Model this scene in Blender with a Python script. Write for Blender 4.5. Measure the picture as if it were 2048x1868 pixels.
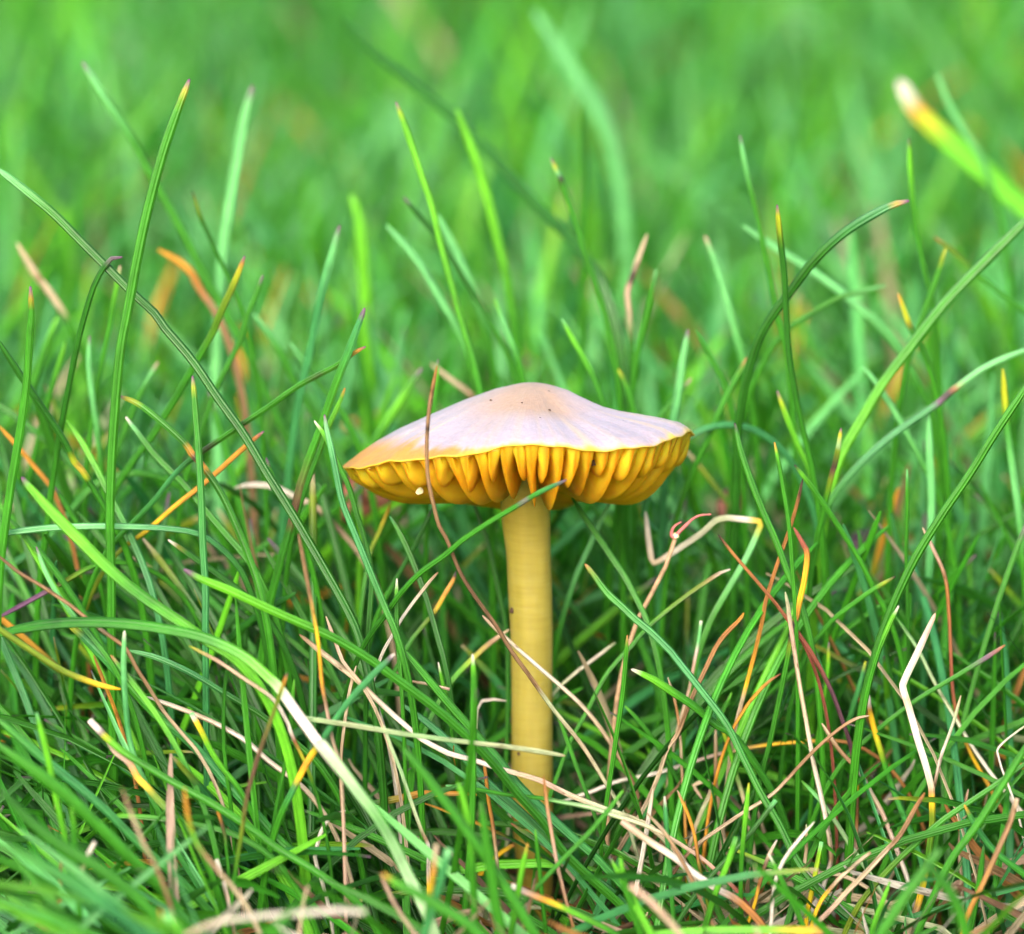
import bpy, math, random
import numpy as np
from mathutils import Vector, noise as mnoise

random.seed(7)
rng = np.random.default_rng(11)
for o in list(bpy.data.objects):
    bpy.data.objects.remove(o)
scene = bpy.context.scene
col = scene.collection
MM = 0.001
R = math.radians

# ------------------------------------------------------------------ camera
PITCH = R(11.5)
DIST = 0.600                      # camera to the mushroom's stem
PXS = 0.05 * MM                   # one photo pixel at the stem
ZC = (1880 - 934) * PXS / math.cos(PITCH)
CAM = np.array([0.0, -DIST * math.cos(PITCH), ZC + DIST * math.sin(PITCH)])
FWD = np.array([0.0, math.cos(PITCH), -math.sin(PITCH)])
UP = np.array([0.0, math.sin(PITCH), math.cos(PITCH)])
RIGHT = np.array([1.0, 0.0, 0.0])
cd = bpy.data.cameras.new('camera')
cam = bpy.data.objects.new('camera', cd)
col.objects.link(cam)
cam.location = CAM
cam.rotation_euler = (math.pi / 2 - PITCH, 0, 0)
cd.sensor_width = 36.0
cd.lens = 36.0 * DIST / (2048 * PXS)
cd.clip_start = 0.01
cd.clip_end = 200.0
cd.dof.use_dof = True
cd.dof.focus_distance = DIST - 0.011
cd.dof.aperture_fstop = cd.lens / 11.0
cd.dof.aperture_blades = 0
scene.camera = cam

# ------------------------------------------------------------------ light
SUN_EL, SUN_AZ = R(33), R(194)
world = bpy.data.worlds.new('World')
scene.world = world
world.use_nodes = True
wn = world.node_tree.nodes
sky = wn.new('ShaderNodeTexSky')
sky.sky_type = 'NISHITA'
sky.sun_disc = False
sky.sun_elevation = SUN_EL
sky.sun_rotation = SUN_AZ
sky.dust_density = 4.0
sky.air_density = 1.0
sky.ozone_density = 1.0
world.node_tree.links.new(sky.outputs[0], wn['Background'].inputs[0])
wn['Background'].inputs[1].default_value = 0.15
sd = bpy.data.lights.new('sun', 'SUN')
sd.energy = 1.5
sd.angle = R(40)
sd.color = (1.0, 0.97, 0.92)
sun = bpy.data.objects.new('sun', sd)
col.objects.link(sun)
sv = Vector((math.sin(SUN_AZ) * math.cos(SUN_EL), math.cos(SUN_AZ) * math.cos(SUN_EL), math.sin(SUN_EL)))
sun.rotation_euler = sv.to_track_quat('Z', 'Y').to_euler()
sun.location = (0, 0, 3)
scene.view_settings.view_transform = 'Standard'
scene.view_settings.look = 'None'
scene.view_settings.gamma = 1.0
scene.view_settings.exposure = 1.22
scene.cycles.max_bounces = 5
scene.cycles.diffuse_bounces = 3
scene.cycles.transmission_bounces = 4
scene.cycles.use_denoising = True
scene.cycles.caustics_reflective = False
scene.cycles.caustics_refractive = False
scene.cycles.adaptive_threshold = 0.02

# ------------------------------------------------------------------ helpers
def tag(o, label=None, cat=None, group=None, kind=None):
    for k, v in (('label', label), ('category', cat), ('group', group), ('kind', kind)):
        if v:
            o[k] = v
    return o

def np_mesh(name, verts, quads, cols=None, uvs=None, mat=None, smooth=True, tris=None):
    """verts (N,3), quads (M,4); cols (N,3) linear; uvs (N,2) per vertex"""
    me = bpy.data.meshes.new(name)
    verts = np.asarray(verts, np.float32)
    quads = np.asarray(quads, np.int32).reshape(-1, 4)
    nq = len(quads)
    loops = quads.ravel()
    starts = np.arange(nq, dtype=np.int32) * 4
    if tris is not None and len(tris):
        tris = np.asarray(tris, np.int32).reshape(-1, 3)
        starts = np.concatenate([starts, nq * 4 + np.arange(len(tris), dtype=np.int32) * 3])
        loops = np.concatenate([loops, tris.ravel()])
    me.vertices.add(len(verts))
    me.vertices.foreach_set('co', verts.ravel())
    me.loops.add(len(loops))
    me.loops.foreach_set('vertex_index', loops.astype(np.int32))
    me.polygons.add(len(starts))
    me.polygons.foreach_set('loop_start', starts.astype(np.int32))
    me.polygons.foreach_set('use_smooth', np.full(len(starts), smooth))
    me.update(calc_edges=True)
    if cols is not None:
        a = me.color_attributes.new('tint', 'FLOAT_COLOR', 'POINT')
        c = np.ones((len(verts), 4), np.float32)
        c[:, :3] = np.asarray(cols, np.float32)
        a.data.foreach_set('color', c.ravel())
    if uvs is not None:
        u = me.uv_layers.new(name='map')
        u.data.foreach_set('uv', np.asarray(uvs, np.float32)[loops].ravel())
    if mat:
        me.materials.append(mat)
    me.validate()
    return me

def link(name, me, parent=None):
    o = bpy.data.objects.new(name, me)
    col.objects.link(o)
    if parent:
        o.parent = parent
    return o

def empty(name, loc=(0, 0, 0)):
    o = bpy.data.objects.new(name, None)
    o.empty_display_size = 0.005
    o.location = loc
    col.objects.link(o)
    return o

def new_mat(name):
    m = bpy.data.materials.new(name)
    m.use_nodes = True
    nt = m.node_tree
    b = nt.nodes['Principled BSDF']
    return m, nt, b

def mixrgb(nt, blend, fac, a, b):
    n = nt.nodes.new('ShaderNodeMix')
    n.data_type = 'RGBA'
    n.blend_type = blend
    for sock, val in ((n.inputs[0], fac), (n.inputs[6], a), (n.inputs[7], b)):
        if hasattr(val, 'is_linked') or hasattr(val, 'links'):
            nt.links.new(val, sock)
        else:
            sock.default_value = val
    return n.outputs[2]

def ramp(nt, src, stops):
    r = nt.nodes.new('ShaderNodeValToRGB')
    el = r.color_ramp.elements
    el[0].position, el[0].color = stops[0][0], (*stops[0][1], 1)
    el[1].position, el[1].color = stops[-1][0], (*stops[-1][1], 1)
    for p, c in stops[1:-1]:
        e = el.new(p)
        e.color = (*c, 1)
    nt.links.new(src, r.inputs[0])
    return r.outputs[0]

def leaf_material(name, transl, rough, ridge, streak, spec=0.5, blotch=0.22):
    m, nt, b = new_mat(name)
    L = nt.links
    at = nt.nodes.new('ShaderNodeAttribute'); at.attribute_name = 'tint'
    uv = nt.nodes.new('ShaderNodeUVMap'); uv.uv_map = 'map'
    mp = nt.nodes.new('ShaderNodeMapping'); mp.inputs[3].default_value = (7.0, 0.12, 1.0)
    L.new(uv.outputs[0], mp.inputs[0])
    nz = nt.nodes.new('ShaderNodeTexNoise'); nz.inputs['Scale'].default_value = 1.0
    nz.inputs['Detail'].default_value = 3.0
    L.new(mp.outputs[0], nz.inputs['Vector'])
    c1 = ramp(nt, nz.outputs[0], [(0.25, (1 - streak,) * 3), (0.5, (1, 1, 1)), (0.78, (1 + streak * 1.1, 1 + streak * 1.1, 1 + streak * 1.3))])
    colr = mixrgb(nt, 'MULTIPLY', 1.0, at.outputs[0], c1)
    mp2 = nt.nodes.new('ShaderNodeMapping'); mp2.inputs[3].default_value = (2.0, 0.45, 1.0)
    L.new(uv.outputs[0], mp2.inputs[0])
    nz2 = nt.nodes.new('ShaderNodeTexNoise'); nz2.inputs['Scale'].default_value = 1.0
    nz2.inputs['Detail'].default_value = 4.0
    L.new(mp2.outputs[0], nz2.inputs['Vector'])
    c2 = ramp(nt, nz2.outputs[0], [(0.28, (1 - blotch, 1 - blotch * 1.1, 1 - blotch * 1.2)), (0.5, (1, 1, 1)), (0.72, (1.2, 1.15, 1.1))])
    colr = mixrgb(nt, 'MULTIPLY', 1.0, colr, c2)
    if blotch > 0.3:
        mp3 = nt.nodes.new('ShaderNodeMapping'); mp3.inputs[3].default_value = (2.2, 0.55, 1.0)
        L.new(uv.outputs[0], mp3.inputs[0])
        vo = nt.nodes.new('ShaderNodeTexVoronoi'); vo.inputs['Scale'].default_value = 1.0
        L.new(mp3.outputs[0], vo.inputs['Vector'])
        sp_ = ramp(nt, vo.outputs['Distance'], [(0.07, (0.30, 0.20, 0.13)), (0.16, (1, 1, 1))])
        colr = mixrgb(nt, 'MULTIPLY', 0.8, colr, sp_)
    L.new(colr, b.inputs['Base Color'])
    b.inputs['Roughness'].default_value = rough
    b.inputs['Specular IOR Level'].default_value = spec
    sp = nt.nodes.new('ShaderNodeSeparateXYZ'); L.new(uv.outputs[0], sp.inputs[0])
    mu = nt.nodes.new('ShaderNodeMath'); mu.operation = 'MULTIPLY'; mu.inputs[1].default_value = 2 * math.pi * ridge
    L.new(sp.outputs[0], mu.inputs[0])
    sn = nt.nodes.new('ShaderNodeMath'); sn.operation = 'SINE'; L.new(mu.outputs[0], sn.inputs[0])
    ad = nt.nodes.new('ShaderNodeMath'); ad.operation = 'ADD'
    L.new(sn.outputs[0], ad.inputs[0]); L.new(nz2.outputs[0], ad.inputs[1])
    bp = nt.nodes.new('ShaderNodeBump'); bp.inputs['Strength'].default_value = 0.5
    bp.inputs['Distance'].default_value = 0.00005
    L.new(ad.outputs[0], bp.inputs['Height'])
    L.new(bp.outputs[0], b.inputs['Normal'])
    tr = nt.nodes.new('ShaderNodeBsdfTranslucent')
    tc = mixrgb(nt, 'MULTIPLY', 1.0, colr, (1.25, 1.2, 0.8, 1))
    L.new(tc, tr.inputs[0]); L.new(bp.outputs[0], tr.inputs[1])
    ms = nt.nodes.new('ShaderNodeMixShader'); ms.inputs[0].default_value = transl
    L.new(b.outputs[0], ms.inputs[1]); L.new(tr.outputs[0], ms.inputs[2])
    L.new(ms.outputs[0], nt.nodes['Material Output'].inputs[0])
    return m

M_BLADE = leaf_material('grass_leaf', 0.18, 0.34, 8.0, 0.30, 0.42)
M_FILL = leaf_material('lawn_leaf', 0.35, 0.38, 4.0, 0.25, 0.4)
M_DRY = leaf_material('dry_leaf', 0.25, 0.65, 5.0, 0.42, 0.25, 0.55)

# palette, linear reflectance
P = dict(
    g=(0.040, 0.225, 0.013), gl=(0.125, 0.46, 0.022), gd=(0.022, 0.130, 0.010), gb=(0.045, 0.235, 0.066),
    gm=(0.150, 0.50, 0.155), ol=(0.15, 0.23, 0.015), ye=(0.80, 0.50, 0.02), yg=(0.42, 0.46, 0.02), oo=(0.62, 0.29, 0.035), br=(0.30, 0.18, 0.09),
    ob=(0.38, 0.17, 0.05), dk=(0.045, 0.03, 0.028), st=(0.54, 0.43, 0.28), wh=(0.70, 0.64, 0.55), pk=(0.56, 0.38, 0.28),
    pu=(0.17, 0.08, 0.15), rb=(0.27, 0.08, 0.05), sg=(0.46, 0.52, 0.30), db=(0.14, 0.08, 0.045), pr=(0.10, 0.045, 0.06),
    pg=(0.32, 0.52, 0.24))

def stops_for(s):
    """'pu0 yg.02 g.08 g1' -> list of (t, colour)"""
    out = []
    for tok in s.split():
        k = tok[:2] if tok[:2] in P else tok[:1]
        out.append((float(tok[len(k):]), P[k]))
    return out
TIP = 'pu0 pu.012 yg.022 '
def std(c):
    return TIP + '%s.045 %s1' % (c, c)

# ------------------------------------------------------------------ photo pixels to directions
CROP = dict(TL=(0, 0, 2.873), TM=(640, 0, 2.554), TR=(1348, 0, 2.873), ML=(0, 600, 2.873), MR=(1348, 600, 2.873),
            BL=(0, 1228, 2.873), BM=(600, 1228, 2.873), BR=(1348, 1228, 2.873), CA=(640, 720, 2.52), ST=(900, 1000, 2.118),
            CL=(640, 960, 5.255), CR=(1080, 960, 5.255), BX=(1080, 1228, 2.873), UL=(300, 500, 3.357), PX=(0, 0, 1.0))

def px(crop, *v):
    ox, oy, s = CROP[crop]
    return [(ox + v[i] / s, oy + v[i + 1] / s) for i in range(0, len(v), 2)]

def unproject(x, y, depth):
    d = RIGHT * ((x - 1024) * PXS) + UP * ((934 - y) * PXS) + FWD * DIST
    t = (depth * MM - CAM[1]) / d[1]
    return CAM + d * t

def project(p):
    q = p - CAM
    f = q @ FWD
    return 1024 + (q @ RIGHT) / f * DIST / PXS, 934 - (q @ UP) / f * DIST / PXS

def catmull(pts, n):
    pts = np.asarray(pts, float)
    ext = np.vstack([2 * pts[0] - pts[1], pts, 2 * pts[-1] - pts[-2]])
    seg = np.linalg.norm(np.diff(pts, axis=0), axis=1)
    cum = np.concatenate([[0], np.cumsum(seg)])
    s = np.linspace(0, cum[-1], n)
    out = np.zeros((n, pts.shape[1]))
    for i, v in enumerate(s):
        k = min(np.searchsorted(cum, v, side='right') - 1, len(seg) - 1)
        t = (v - cum[k]) / max(seg[k], 1e-9)
        p0, p1, p2, p3 = ext[k], ext[k + 1], ext[k + 2], ext[k + 3]
        out[i] = 0.5 * ((2 * p1) + (-p0 + p2) * t + (2 * p0 - 5 * p1 + 4 * p2 - p3) * t * t + (-p0 + 3 * p1 - 3 * p2 + p3) * t ** 3)
    return out, s / cum[-1], cum[-1]

def colour_at(stops, t):
    ts = [a for a, _ in stops]
    return np.stack([np.interp(t, ts, [c[i] for _, c in stops]) for i in range(3)], axis=-1)

def blade_mesh(name, path, width, stops, mat, cut=False, flat=0.45, vis_frac=1.0, nring=30, sides=10, seed=0):
    """closed blade with a groove along its face; path runs from tip to root"""
    r_ = np.random.default_rng(seed)
    C, t, length = catmull(path, nring)
    T = np.gradient(C, axis=0)
    T /= np.linalg.norm(T, axis=1)[:, None] + 1e-12
    view = np.array([0.25 * r_.normal(), -1.0, 0.35 + 0.2 * r_.normal()])
    S = np.cross(T, view)
    S /= np.linalg.norm(S, axis=1)[:, None] + 1e-12
    Nn = np.cross(S, T)
    tt = t * length / max(width, 1e-6)         # distance from the tip in widths
    if cut:
        w = np.full(nring, 1.0) * (0.88 + 0.12 * np.clip(tt / 2.0, 0, 1))
    else:
        k = 4.5
        w = 0.50 + 0.50 * np.clip(tt / k, 0, 1) ** 0.75
        w[0] = 0.32
    w = w * (1 + 0.05 * np.sin(t * 9 + seed)) * width
    a = np.arange(sides) / sides * 2 * np.pi
    cx = np.cos(a) * 0.5
    cy = np.sin(a) * 0.5 * flat
    groove = np.exp(-((cx) / 0.17) ** 2) * (np.sin(a) > 0) * flat * 0.22
    cy = cy - groove
    V = C[:, None, :] + S[:, None, :] * (w[:, None] * cx[None])[..., None] + Nn[:, None, :] * (w[:, None] * cy[None])[..., None]
    V = V.reshape(-1, 3)
    q = []
    for i in range(nring - 1):
        for j in range(sides):
            k2 = (j + 1) % sides
            q.append((i * sides + j, i * sides + k2, (i + 1) * sides + k2, (i + 1) * sides + j))
    V = np.vstack([V, C[0] - T[0] * w[0] * (0.10 if cut else 0.6), C[-1]])
    tri = []
    n0, n1 = nring * sides, nring * sides + 1
    for j in range(sides):
        k2 = (j + 1) % sides
        tri.append((n0, k2, j))
        tri.append((n1, (nring - 1) * sides + j, (nring - 1) * sides + k2))
    cc = colour_at(stops, np.clip(t / vis_frac, 0, 1))
    cc = np.repeat(cc, sides, axis=0)
    cc = np.vstack([cc, cc[0], cc[-1]]) * (1 + 0.05 * r_.normal(size=(len(V), 1)))
    uu = np.tile(np.arange(sides) / sides, nring)
    vv = np.repeat(t * length / MM, sides)
    off = r_.uniform(0, 50)
    uv = np.stack([np.concatenate([uu, [0, 0]]), np.concatenate([vv, [0, length / MM]]) + off], 1)
    return np_mesh(name, V, q, cc, uv, mat, True, tri)

def to_ground(path):
    """continue a blade from its last traced point down into the soil"""
    path = [np.array(p) for p in path]
    d = path[-1] - path[-2]
    d /= np.linalg.norm(d)
    step = 2.5 * MM
    n = 0
    while path[-1][2] > -1.5 * MM and n < 40:
        d = d * 0.86 + np.array([0, 0.03, -0.30])
        d /= np.linalg.norm(d)
        path.append(path[-1] + d * step)
        n += 1
    return path

BLADES = []
def B(pts, depth, width, stops, label, group=None, name='grass_blade', cat='grass blade', cut=False, flat=0.45, dry=False, loose=False, sharp=False):
    BLADES.append((pts, depth, width, stops, label, group, name, cat, cut, flat, dry, loose, sharp))

# ------------------------------------------------------------------ ground
def build_ground():
    m, nt, b = new_mat('soil')
    L = nt.links
    tc = nt.nodes.new('ShaderNodeTexCoord')
    n1 = nt.nodes.new('ShaderNodeTexNoise'); n1.inputs['Scale'].default_value = 160; n1.inputs['Detail'].default_value = 6
    n2 = nt.nodes.new('ShaderNodeTexNoise'); n2.inputs['Scale'].default_value = 28; n2.inputs['Detail'].default_value = 4
    L.new(tc.outputs['Object'], n1.inputs['Vector']); L.new(tc.outputs['Object'], n2.inputs['Vector'])
    c1 = ramp(nt, n1.outputs[0], [(0.3, (0.030, 0.022, 0.014)), (0.5, (0.075, 0.055, 0.03)), (0.7, (0.15, 0.11, 0.06))])
    c2 = ramp(nt, n2.outputs[0], [(0.35, (0.02, 0.09, 0.012)), (0.6, (0.05, 0.20, 0.025))])
    f = ramp(nt, n2.outputs[0], [(0.42, (0.25, 0.25, 0.25)), (0.6, (0.85, 0.85, 0.85))])
    c = mixrgb(nt, 'MIX', f, c1, c2)
    L.new(c, b.inputs['Base Color'])
    b.inputs['Roughness'].default_value = 0.95
    bp = nt.nodes.new('ShaderNodeBump'); bp.inputs['Strength'].default_value = 0.8; bp.inputs['Distance'].default_value = 0.002
    L.new(n1.outputs[0], bp.inputs['Height']); L.new(bp.outputs[0], b.inputs['Normal'])
    ax = np.concatenate([-np.geomspace(60, 0.32, 14), np.linspace(-0.3, 0.3, 61), np.geomspace(0.32, 60, 14)])
    ay = np.concatenate([-np.geomspace(60, 0.42, 14), np.linspace(-0.4, 0.6, 90), np.geomspace(0.63, 60, 16)])
    X, Y = np.meshgrid(ax, ay)
    Z = np.zeros_like(X)
    near = (np.abs(X) < 0.31) & (Y > -0.41) & (Y < 0.61)
    for i in range(X.shape[0]):
        for j in range(X.shape[1]):
            if near[i, j]:
                Z[i, j] = 0.0025 * mnoise.noise(Vector((X[i, j] * 40, Y[i, j] * 40, 0))) - 0.0012
    V = np.stack([X.ravel(), Y.ravel(), Z.ravel()], 1)
    nx = len(ax)
    q = []
    for i in range(len(ay) - 1):
        for j in range(nx - 1):
            a = i * nx + j
            q.append((a, a + 1, a + nx + 1, a + nx))
    o = link('ground', np_mesh('ground', V, q, mat=m))
    tag(o, 'dark mossy soil under the lawn', 'ground', kind='structure')
build_ground()

# ------------------------------------------------------------------ the mushroom
def zpx(y):
    return (1880 - y) * PXS / math.cos(PITCH)
CX = (1052 - 1024) * PXS

def smooth_noise(x, seed, period=None):
    return np.array([mnoise.noise(Vector((float(v), seed * 7.31, seed * 1.7))) for v in np.ravel(x)]).reshape(np.shape(x))

def rim_y(phi):
    c, s = np.cos(phi), np.sin(phi)
    y = 897 - 31.5 * c + 68.5 * s + 5.5 * np.cos(2 * phi)
    d = (np.degrees(phi) - 301 + 180) % 360 - 180
    y = y + 22 * np.exp(-(d / 17) ** 2 / 2)
    d2 = (np.degrees(phi) - 352 + 180) % 360 - 180
    y = y - 8 * np.exp(-(d2 / 13) ** 2 / 2)
    d3 = (np.degrees(phi) - 274 + 180) % 360 - 180
    y = y - 9 * np.exp(-(d3 / 10) ** 2 / 2)
    y = y + 2.2 * np.sin(9 * phi + 0.7) + 1.5 * np.sin(17 * phi + 2)
    return y

def rim_r(phi):
    return (350 - 18 * np.cos(phi) + 3 * np.sin(7 * phi + 1) + 2 * np.sin(13 * phi)) * PXS

FX = [0, .08, .2, .36, .51, .68, .81, .91, 1.0]
FL = [0, .012, .08, .21, .36, .53, .69, .84, 1.0]
GX = [0, .08, .14, .23, .35, .46, .58, .70, .82, .93, .98, 1.0]
GR = [0, .012, .045, .13, .33, .50, .60, .66, .73, .82, .92, 1.0]

def top_z(s, phi):
    f1 = np.interp(s, FX, FL)
    f2 = np.interp(s, GX, GR)
    w = 0.5 + 0.5 * np.cos(phi)
    w = w * w * (3 - 2 * w)
    f = f1 * (1 - w) + f2 * w
    ay = 768
    y = ay + (rim_y(phi) - ay) * f
    z = zpx(y)
    return z + 0.05 * MM * s ** 3 * np.sin(36 * phi)

def cap_xy(s, phi):
    r = rim_r(phi) * s
    return CX + r * np.cos(phi) + 0.55 * MM * (1 - s) ** 2, r * np.sin(phi)

def under_z(s, phi):
    return top_z(s, phi) - (0.30 + 2.4 * (1 - s) ** 0.9) * MM

def gill_bottom_y(phi):
    c, s = np.cos(phi), np.sin(phi)
    return 1001 - 4 * c + 39 * s - 6 * np.cos(2 * phi)

def build_mushroom():
    root = empty('mushroom', (CX, 0, 0))
    tag(root, 'waxy mushroom with pale lilac cap, bright yellow gills and yellow stem', 'mushroom')
    def put(name, me, parent=root):
        o = link(name, me, root)
        o.matrix_parent_inverse = root.matrix_world.inverted()
        o.location = (0, 0, 0)
        # vertices are given in world space; shift by the root
        me.transform(__import__('mathutils').Matrix.Translation((-CX, 0, 0)))
        o.matrix_parent_inverse.identity()
        return o
    # ---- cap
    nr, na = 64, 288
    phi = np.arange(na) / na * 2 * np.pi
    s = np.linspace(0.012, 1, nr) ** 0.9
    PH, SS = np.meshgrid(phi, s)
    Xc, Yc = cap_xy(SS, PH)
    Zc = top_z(SS, PH)
    fine = np.array([mnoise.noise(Vector((x * 900, y * 900, 3))) for x, y in zip(Xc.ravel(), Yc.ravel())]).reshape(Xc.shape)
    Zc = Zc + 0.05 * MM * fine * SS
    top = np.stack([Xc, Yc, Zc], -1).reshape(-1, 3)
    # colours
    ochre = np.array((0.48, 0.31, 0.18)); lilac = np.array((0.49, 0.415, 0.455)); cream = np.array((0.70, 0.52, 0.28))
    orange = np.array((0.66, 0.30, 0.05)); yellow = np.array((0.92, 0.58, 0.05))
    rn = SS
    streak = smooth_noise(PH * 13.0, 5) * 0.6 + smooth_noise(PH * 34.0, 9) * 0.5
    streak2 = smooth_noise(PH * 60.0 + 20, 2)
    big = np.array([mnoise.noise(Vector((x * 220, y * 220, 9))) for x, y in zip(Xc.ravel(), Yc.ravel())]).reshape(Xc.shape)
    def sm(a, b, x):
        t = np.clip((x - a) / (b - a), 0, 1)
        return t * t * (3 - 2 * t)
    C = np.empty(rn.shape + (3,))
    ro = np.hypot(Xc - CX, (Yc + 4.5 * MM) * 0.9) / (17.5 * MM)
    w_och = (1 - sm(0.08, 0.50, ro + 0.10 * big))[..., None] * 0.85
    C[:] = lilac * (1 - w_och) + ochre * w_och
    st = (np.clip(streak - 0.02, 0, 1) * 1.5 * sm(0.35, 0.75, rn))[..., None]
    C = C * (1 - 0.75 * st) + cream * 0.75 * st
    C *= (1 + 0.05 * streak2 * sm(0.2, 0.6, rn) + 0.06 * big)[..., None]
    left = 0.5 - 0.5 * np.cos(PH)
    left = sm(0.55, 1.0, left + 0.10 * streak)
    edge = 1.003 - 0.165 * left
    w_or = sm(edge - 0.03 - 0.09 * left, edge + 0.02 + 0.02 * left, rn + 0.03 * streak + 0.02 * big)[..., None]
    lo = np.clip(left * 4, 0, 1)[..., None]
    rimc = orange * lo + yellow * (1 - lo)
    C = C * (1 - w_or) + rimc * w_or
    w_y = (sm(0.55, 1, left) * sm(0.80, 0.92, rn))[..., None] * 0.0
    C = C * (1 - w_y) + yellow * w_y
    topc = np.clip(C, 0.01, 1).reshape(-1, 3)
    # underside
    nb = 26
    sb = np.linspace(0.995, 0.05, nb)
    PB, SB = np.meshgrid(phi, sb)
    Xb, Yb = cap_xy(SB, PB)
    Zb = under_z(SB, PB)
    und = np.stack([Xb, Yb, Zb], -1).reshape(-1, 3)
    undc = np.tile(np.array((0.92, 0.48, 0.02)), (len(und), 1)) * 1.08
    # rounded margin ring
    Xm, Ym = cap_xy(np.full(na, 1.008), phi)
    mar = np.stack([Xm, Ym, top_z(np.ones(na), phi) - 0.14 * MM], -1)
    marc = np.tile(yellow, (na, 1))
    V = np.vstack([top, mar, und, [[CX + 0.55 * MM, 0, zpx(768)]]])
    Cc = np.vstack([topc, marc, undc, [ochre]])
    rows = nr + 1 + nb
    q = []
    for i in range(rows - 1):
        for j in range(na):
            k = (j + 1) % na
            q.append((i * na + j, (i + 1) * na + j, (i + 1) * na + k, i * na + k))
    tri = [(len(V) - 1, j, (j + 1) % na) for j in range(na)]
    uvs = np.zeros((len(V), 2))
    uvs[:nr * na, 0] = (PH / (2 * np.pi)).ravel(); uvs[:nr * na, 1] = SS.ravel()
    uvs[nr * na:nr * na + na, 1] = 1
    m, nt, b = new_mat('cap_skin')
    L = nt.links
    at = nt.nodes.new('ShaderNodeAttribute'); at.attribute_name = 'tint'
    tc = nt.nodes.new('ShaderNodeTexCoord')
    nz = nt.nodes.new('ShaderNodeTexNoise'); nz.inputs['Scale'].default_value = 2200; nz.inputs['Detail'].default_value = 5
    L.new(tc.outputs['Object'], nz.inputs['Vector'])
    v = ramp(nt, nz.outputs[0], [(0.3, (0.92, 0.91, 0.91)), (0.7, (1.07, 1.07, 1.08))])
    c = mixrgb(nt, 'MULTIPLY', 1.0, at.outputs[0], v)
    # scattered dark soil specks
    vo = nt.nodes.new('ShaderNodeTexVoronoi'); vo.inputs['Scale'].default_value = 420
    L.new(tc.outputs['Object'], vo.inputs['Vector'])
    vo2 = nt.nodes.new('ShaderNodeTexNoise'); vo2.inputs['Scale'].default_value = 310
    L.new(tc.outputs['Object'], vo2.inputs['Vector'])
    a1 = nt.nodes.new('ShaderNodeMath'); a1.operation = 'LESS_THAN'; a1.inputs[1].default_value = 0.055
    L.new(vo.outputs['Distance'], a1.inputs[0])
    a2 = nt.nodes.new('ShaderNodeMath'); a2.operation = 'GREATER_THAN'; a2.inputs[1].default_value = 0.58
    L.new(vo2.outputs[0], a2.inputs[0])
    a3 = nt.nodes.new('ShaderNodeMath'); a3.operation = 'MULTIPLY'
    L.new(a1.outputs[0], a3.inputs[0]); L.new(a2.outputs[0], a3.inputs[1])
    c = mixrgb(nt, 'MIX', a3.outputs[0], c, (0.06, 0.03, 0.015, 1))
    L.new(c, b.inputs['Base Color'])
    b.inputs['Roughness'].default_value = 0.42
    b.inputs['Specular IOR Level'].default_value = 0.5
    b.inputs['Subsurface Weight'].default_value = 0.35
    b.inputs['Subsurface Radius'].default_value = (1.0, 0.55, 0.25)
    b.inputs['Subsurface Scale'].default_value = 0.0012
    b.inputs['Coat Weight'].default_value = 0.12
    b.inputs['Coat Roughness'].default_value = 0.30
    # radial fibrils
    uv = nt.nodes.new('ShaderNodeUVMap'); uv.uv_map = 'map'
    mp = nt.nodes.new('ShaderNodeMapping'); mp.inputs[3].default_value = (170, 3.5, 1)
    L.new(uv.outputs[0], mp.inputs[0])
    fz = nt.nodes.new('ShaderNodeTexNoise'); fz.inputs['Scale'].default_value = 1; fz.inputs['Detail'].default_value = 4
    L.new(mp.outputs[0], fz.inputs['Vector'])
    sm_ = nt.nodes.new('ShaderNodeMath'); sm_.operation = 'ADD'
    L.new(fz.outputs[0], sm_.inputs[0]); L.new(nz.outputs[0], sm_.inputs[1])
    bp = nt.nodes.new('ShaderNodeBump'); bp.inputs['Strength'].default_value = 0.35; bp.inputs['Distance'].default_value = 0.00022
    L.new(sm_.outputs[0], bp.inputs['Height']); L.new(bp.outputs[0], b.inputs['Normal'])
    tl = nt.nodes.new('ShaderNodeBsdfTranslucent'); L.new(mixrgb(nt, 'MULTIPLY', 1.0, c, (1.3, 1.0, 0.45, 1)), tl.inputs[0])
    mx = nt.nodes.new('ShaderNodeMixShader'); mx.inputs[0].default_value = 0.10
    L.new(b.outputs[0], mx.inputs[1]); L.new(tl.outputs[0], mx.inputs[2])
    L.new(mx.outputs[0], nt.nodes['Material Output'].inputs[0])
    cap = put('cap', np_mesh('cap', V, q, Cc, uvs, m, True, tri))
    cap['label'] = 'pale lilac domed cap with ochre centre and orange yellow margin'

    # ---- gills
    mg, nt, b = new_mat('gill_flesh')
    L = nt.links
    at = nt.nodes.new('ShaderNodeAttribute'); at.attribute_name = 'tint'
    tc = nt.nodes.new('ShaderNodeTexCoord')
    nz = nt.nodes.new('ShaderNodeTexNoise'); nz.inputs['Scale'].default_value = 500; nz.inputs['Detail'].default_value = 5
    L.new(tc.outputs['Object'], nz.inputs['Vector'])
    v = ramp(nt, nz.outputs[0], [(0.3, (0.90, 0.84, 0.8)), (0.7, (1.08, 1.1, 1.1))])
    c = mixrgb(nt, 'MULTIPLY', 1.0, at.outputs[0], v)
    vo = nt.nodes.new('ShaderNodeTexVoronoi'); vo.inputs['Scale'].default_value = 640
    L.new(tc.outputs['Object'], vo.inputs['Vector'])
    a1 = nt.nodes.new('ShaderNodeMath'); a1.operation = 'LESS_THAN'; a1.inputs[1].default_value = 0.07
    L.new(vo.outputs['Distance'], a1.inputs[0])
    a2 = nt.nodes.new('ShaderNodeMath'); a2.operation = 'GREATER_THAN'; a2.inputs[1].default_value = 0.60
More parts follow.
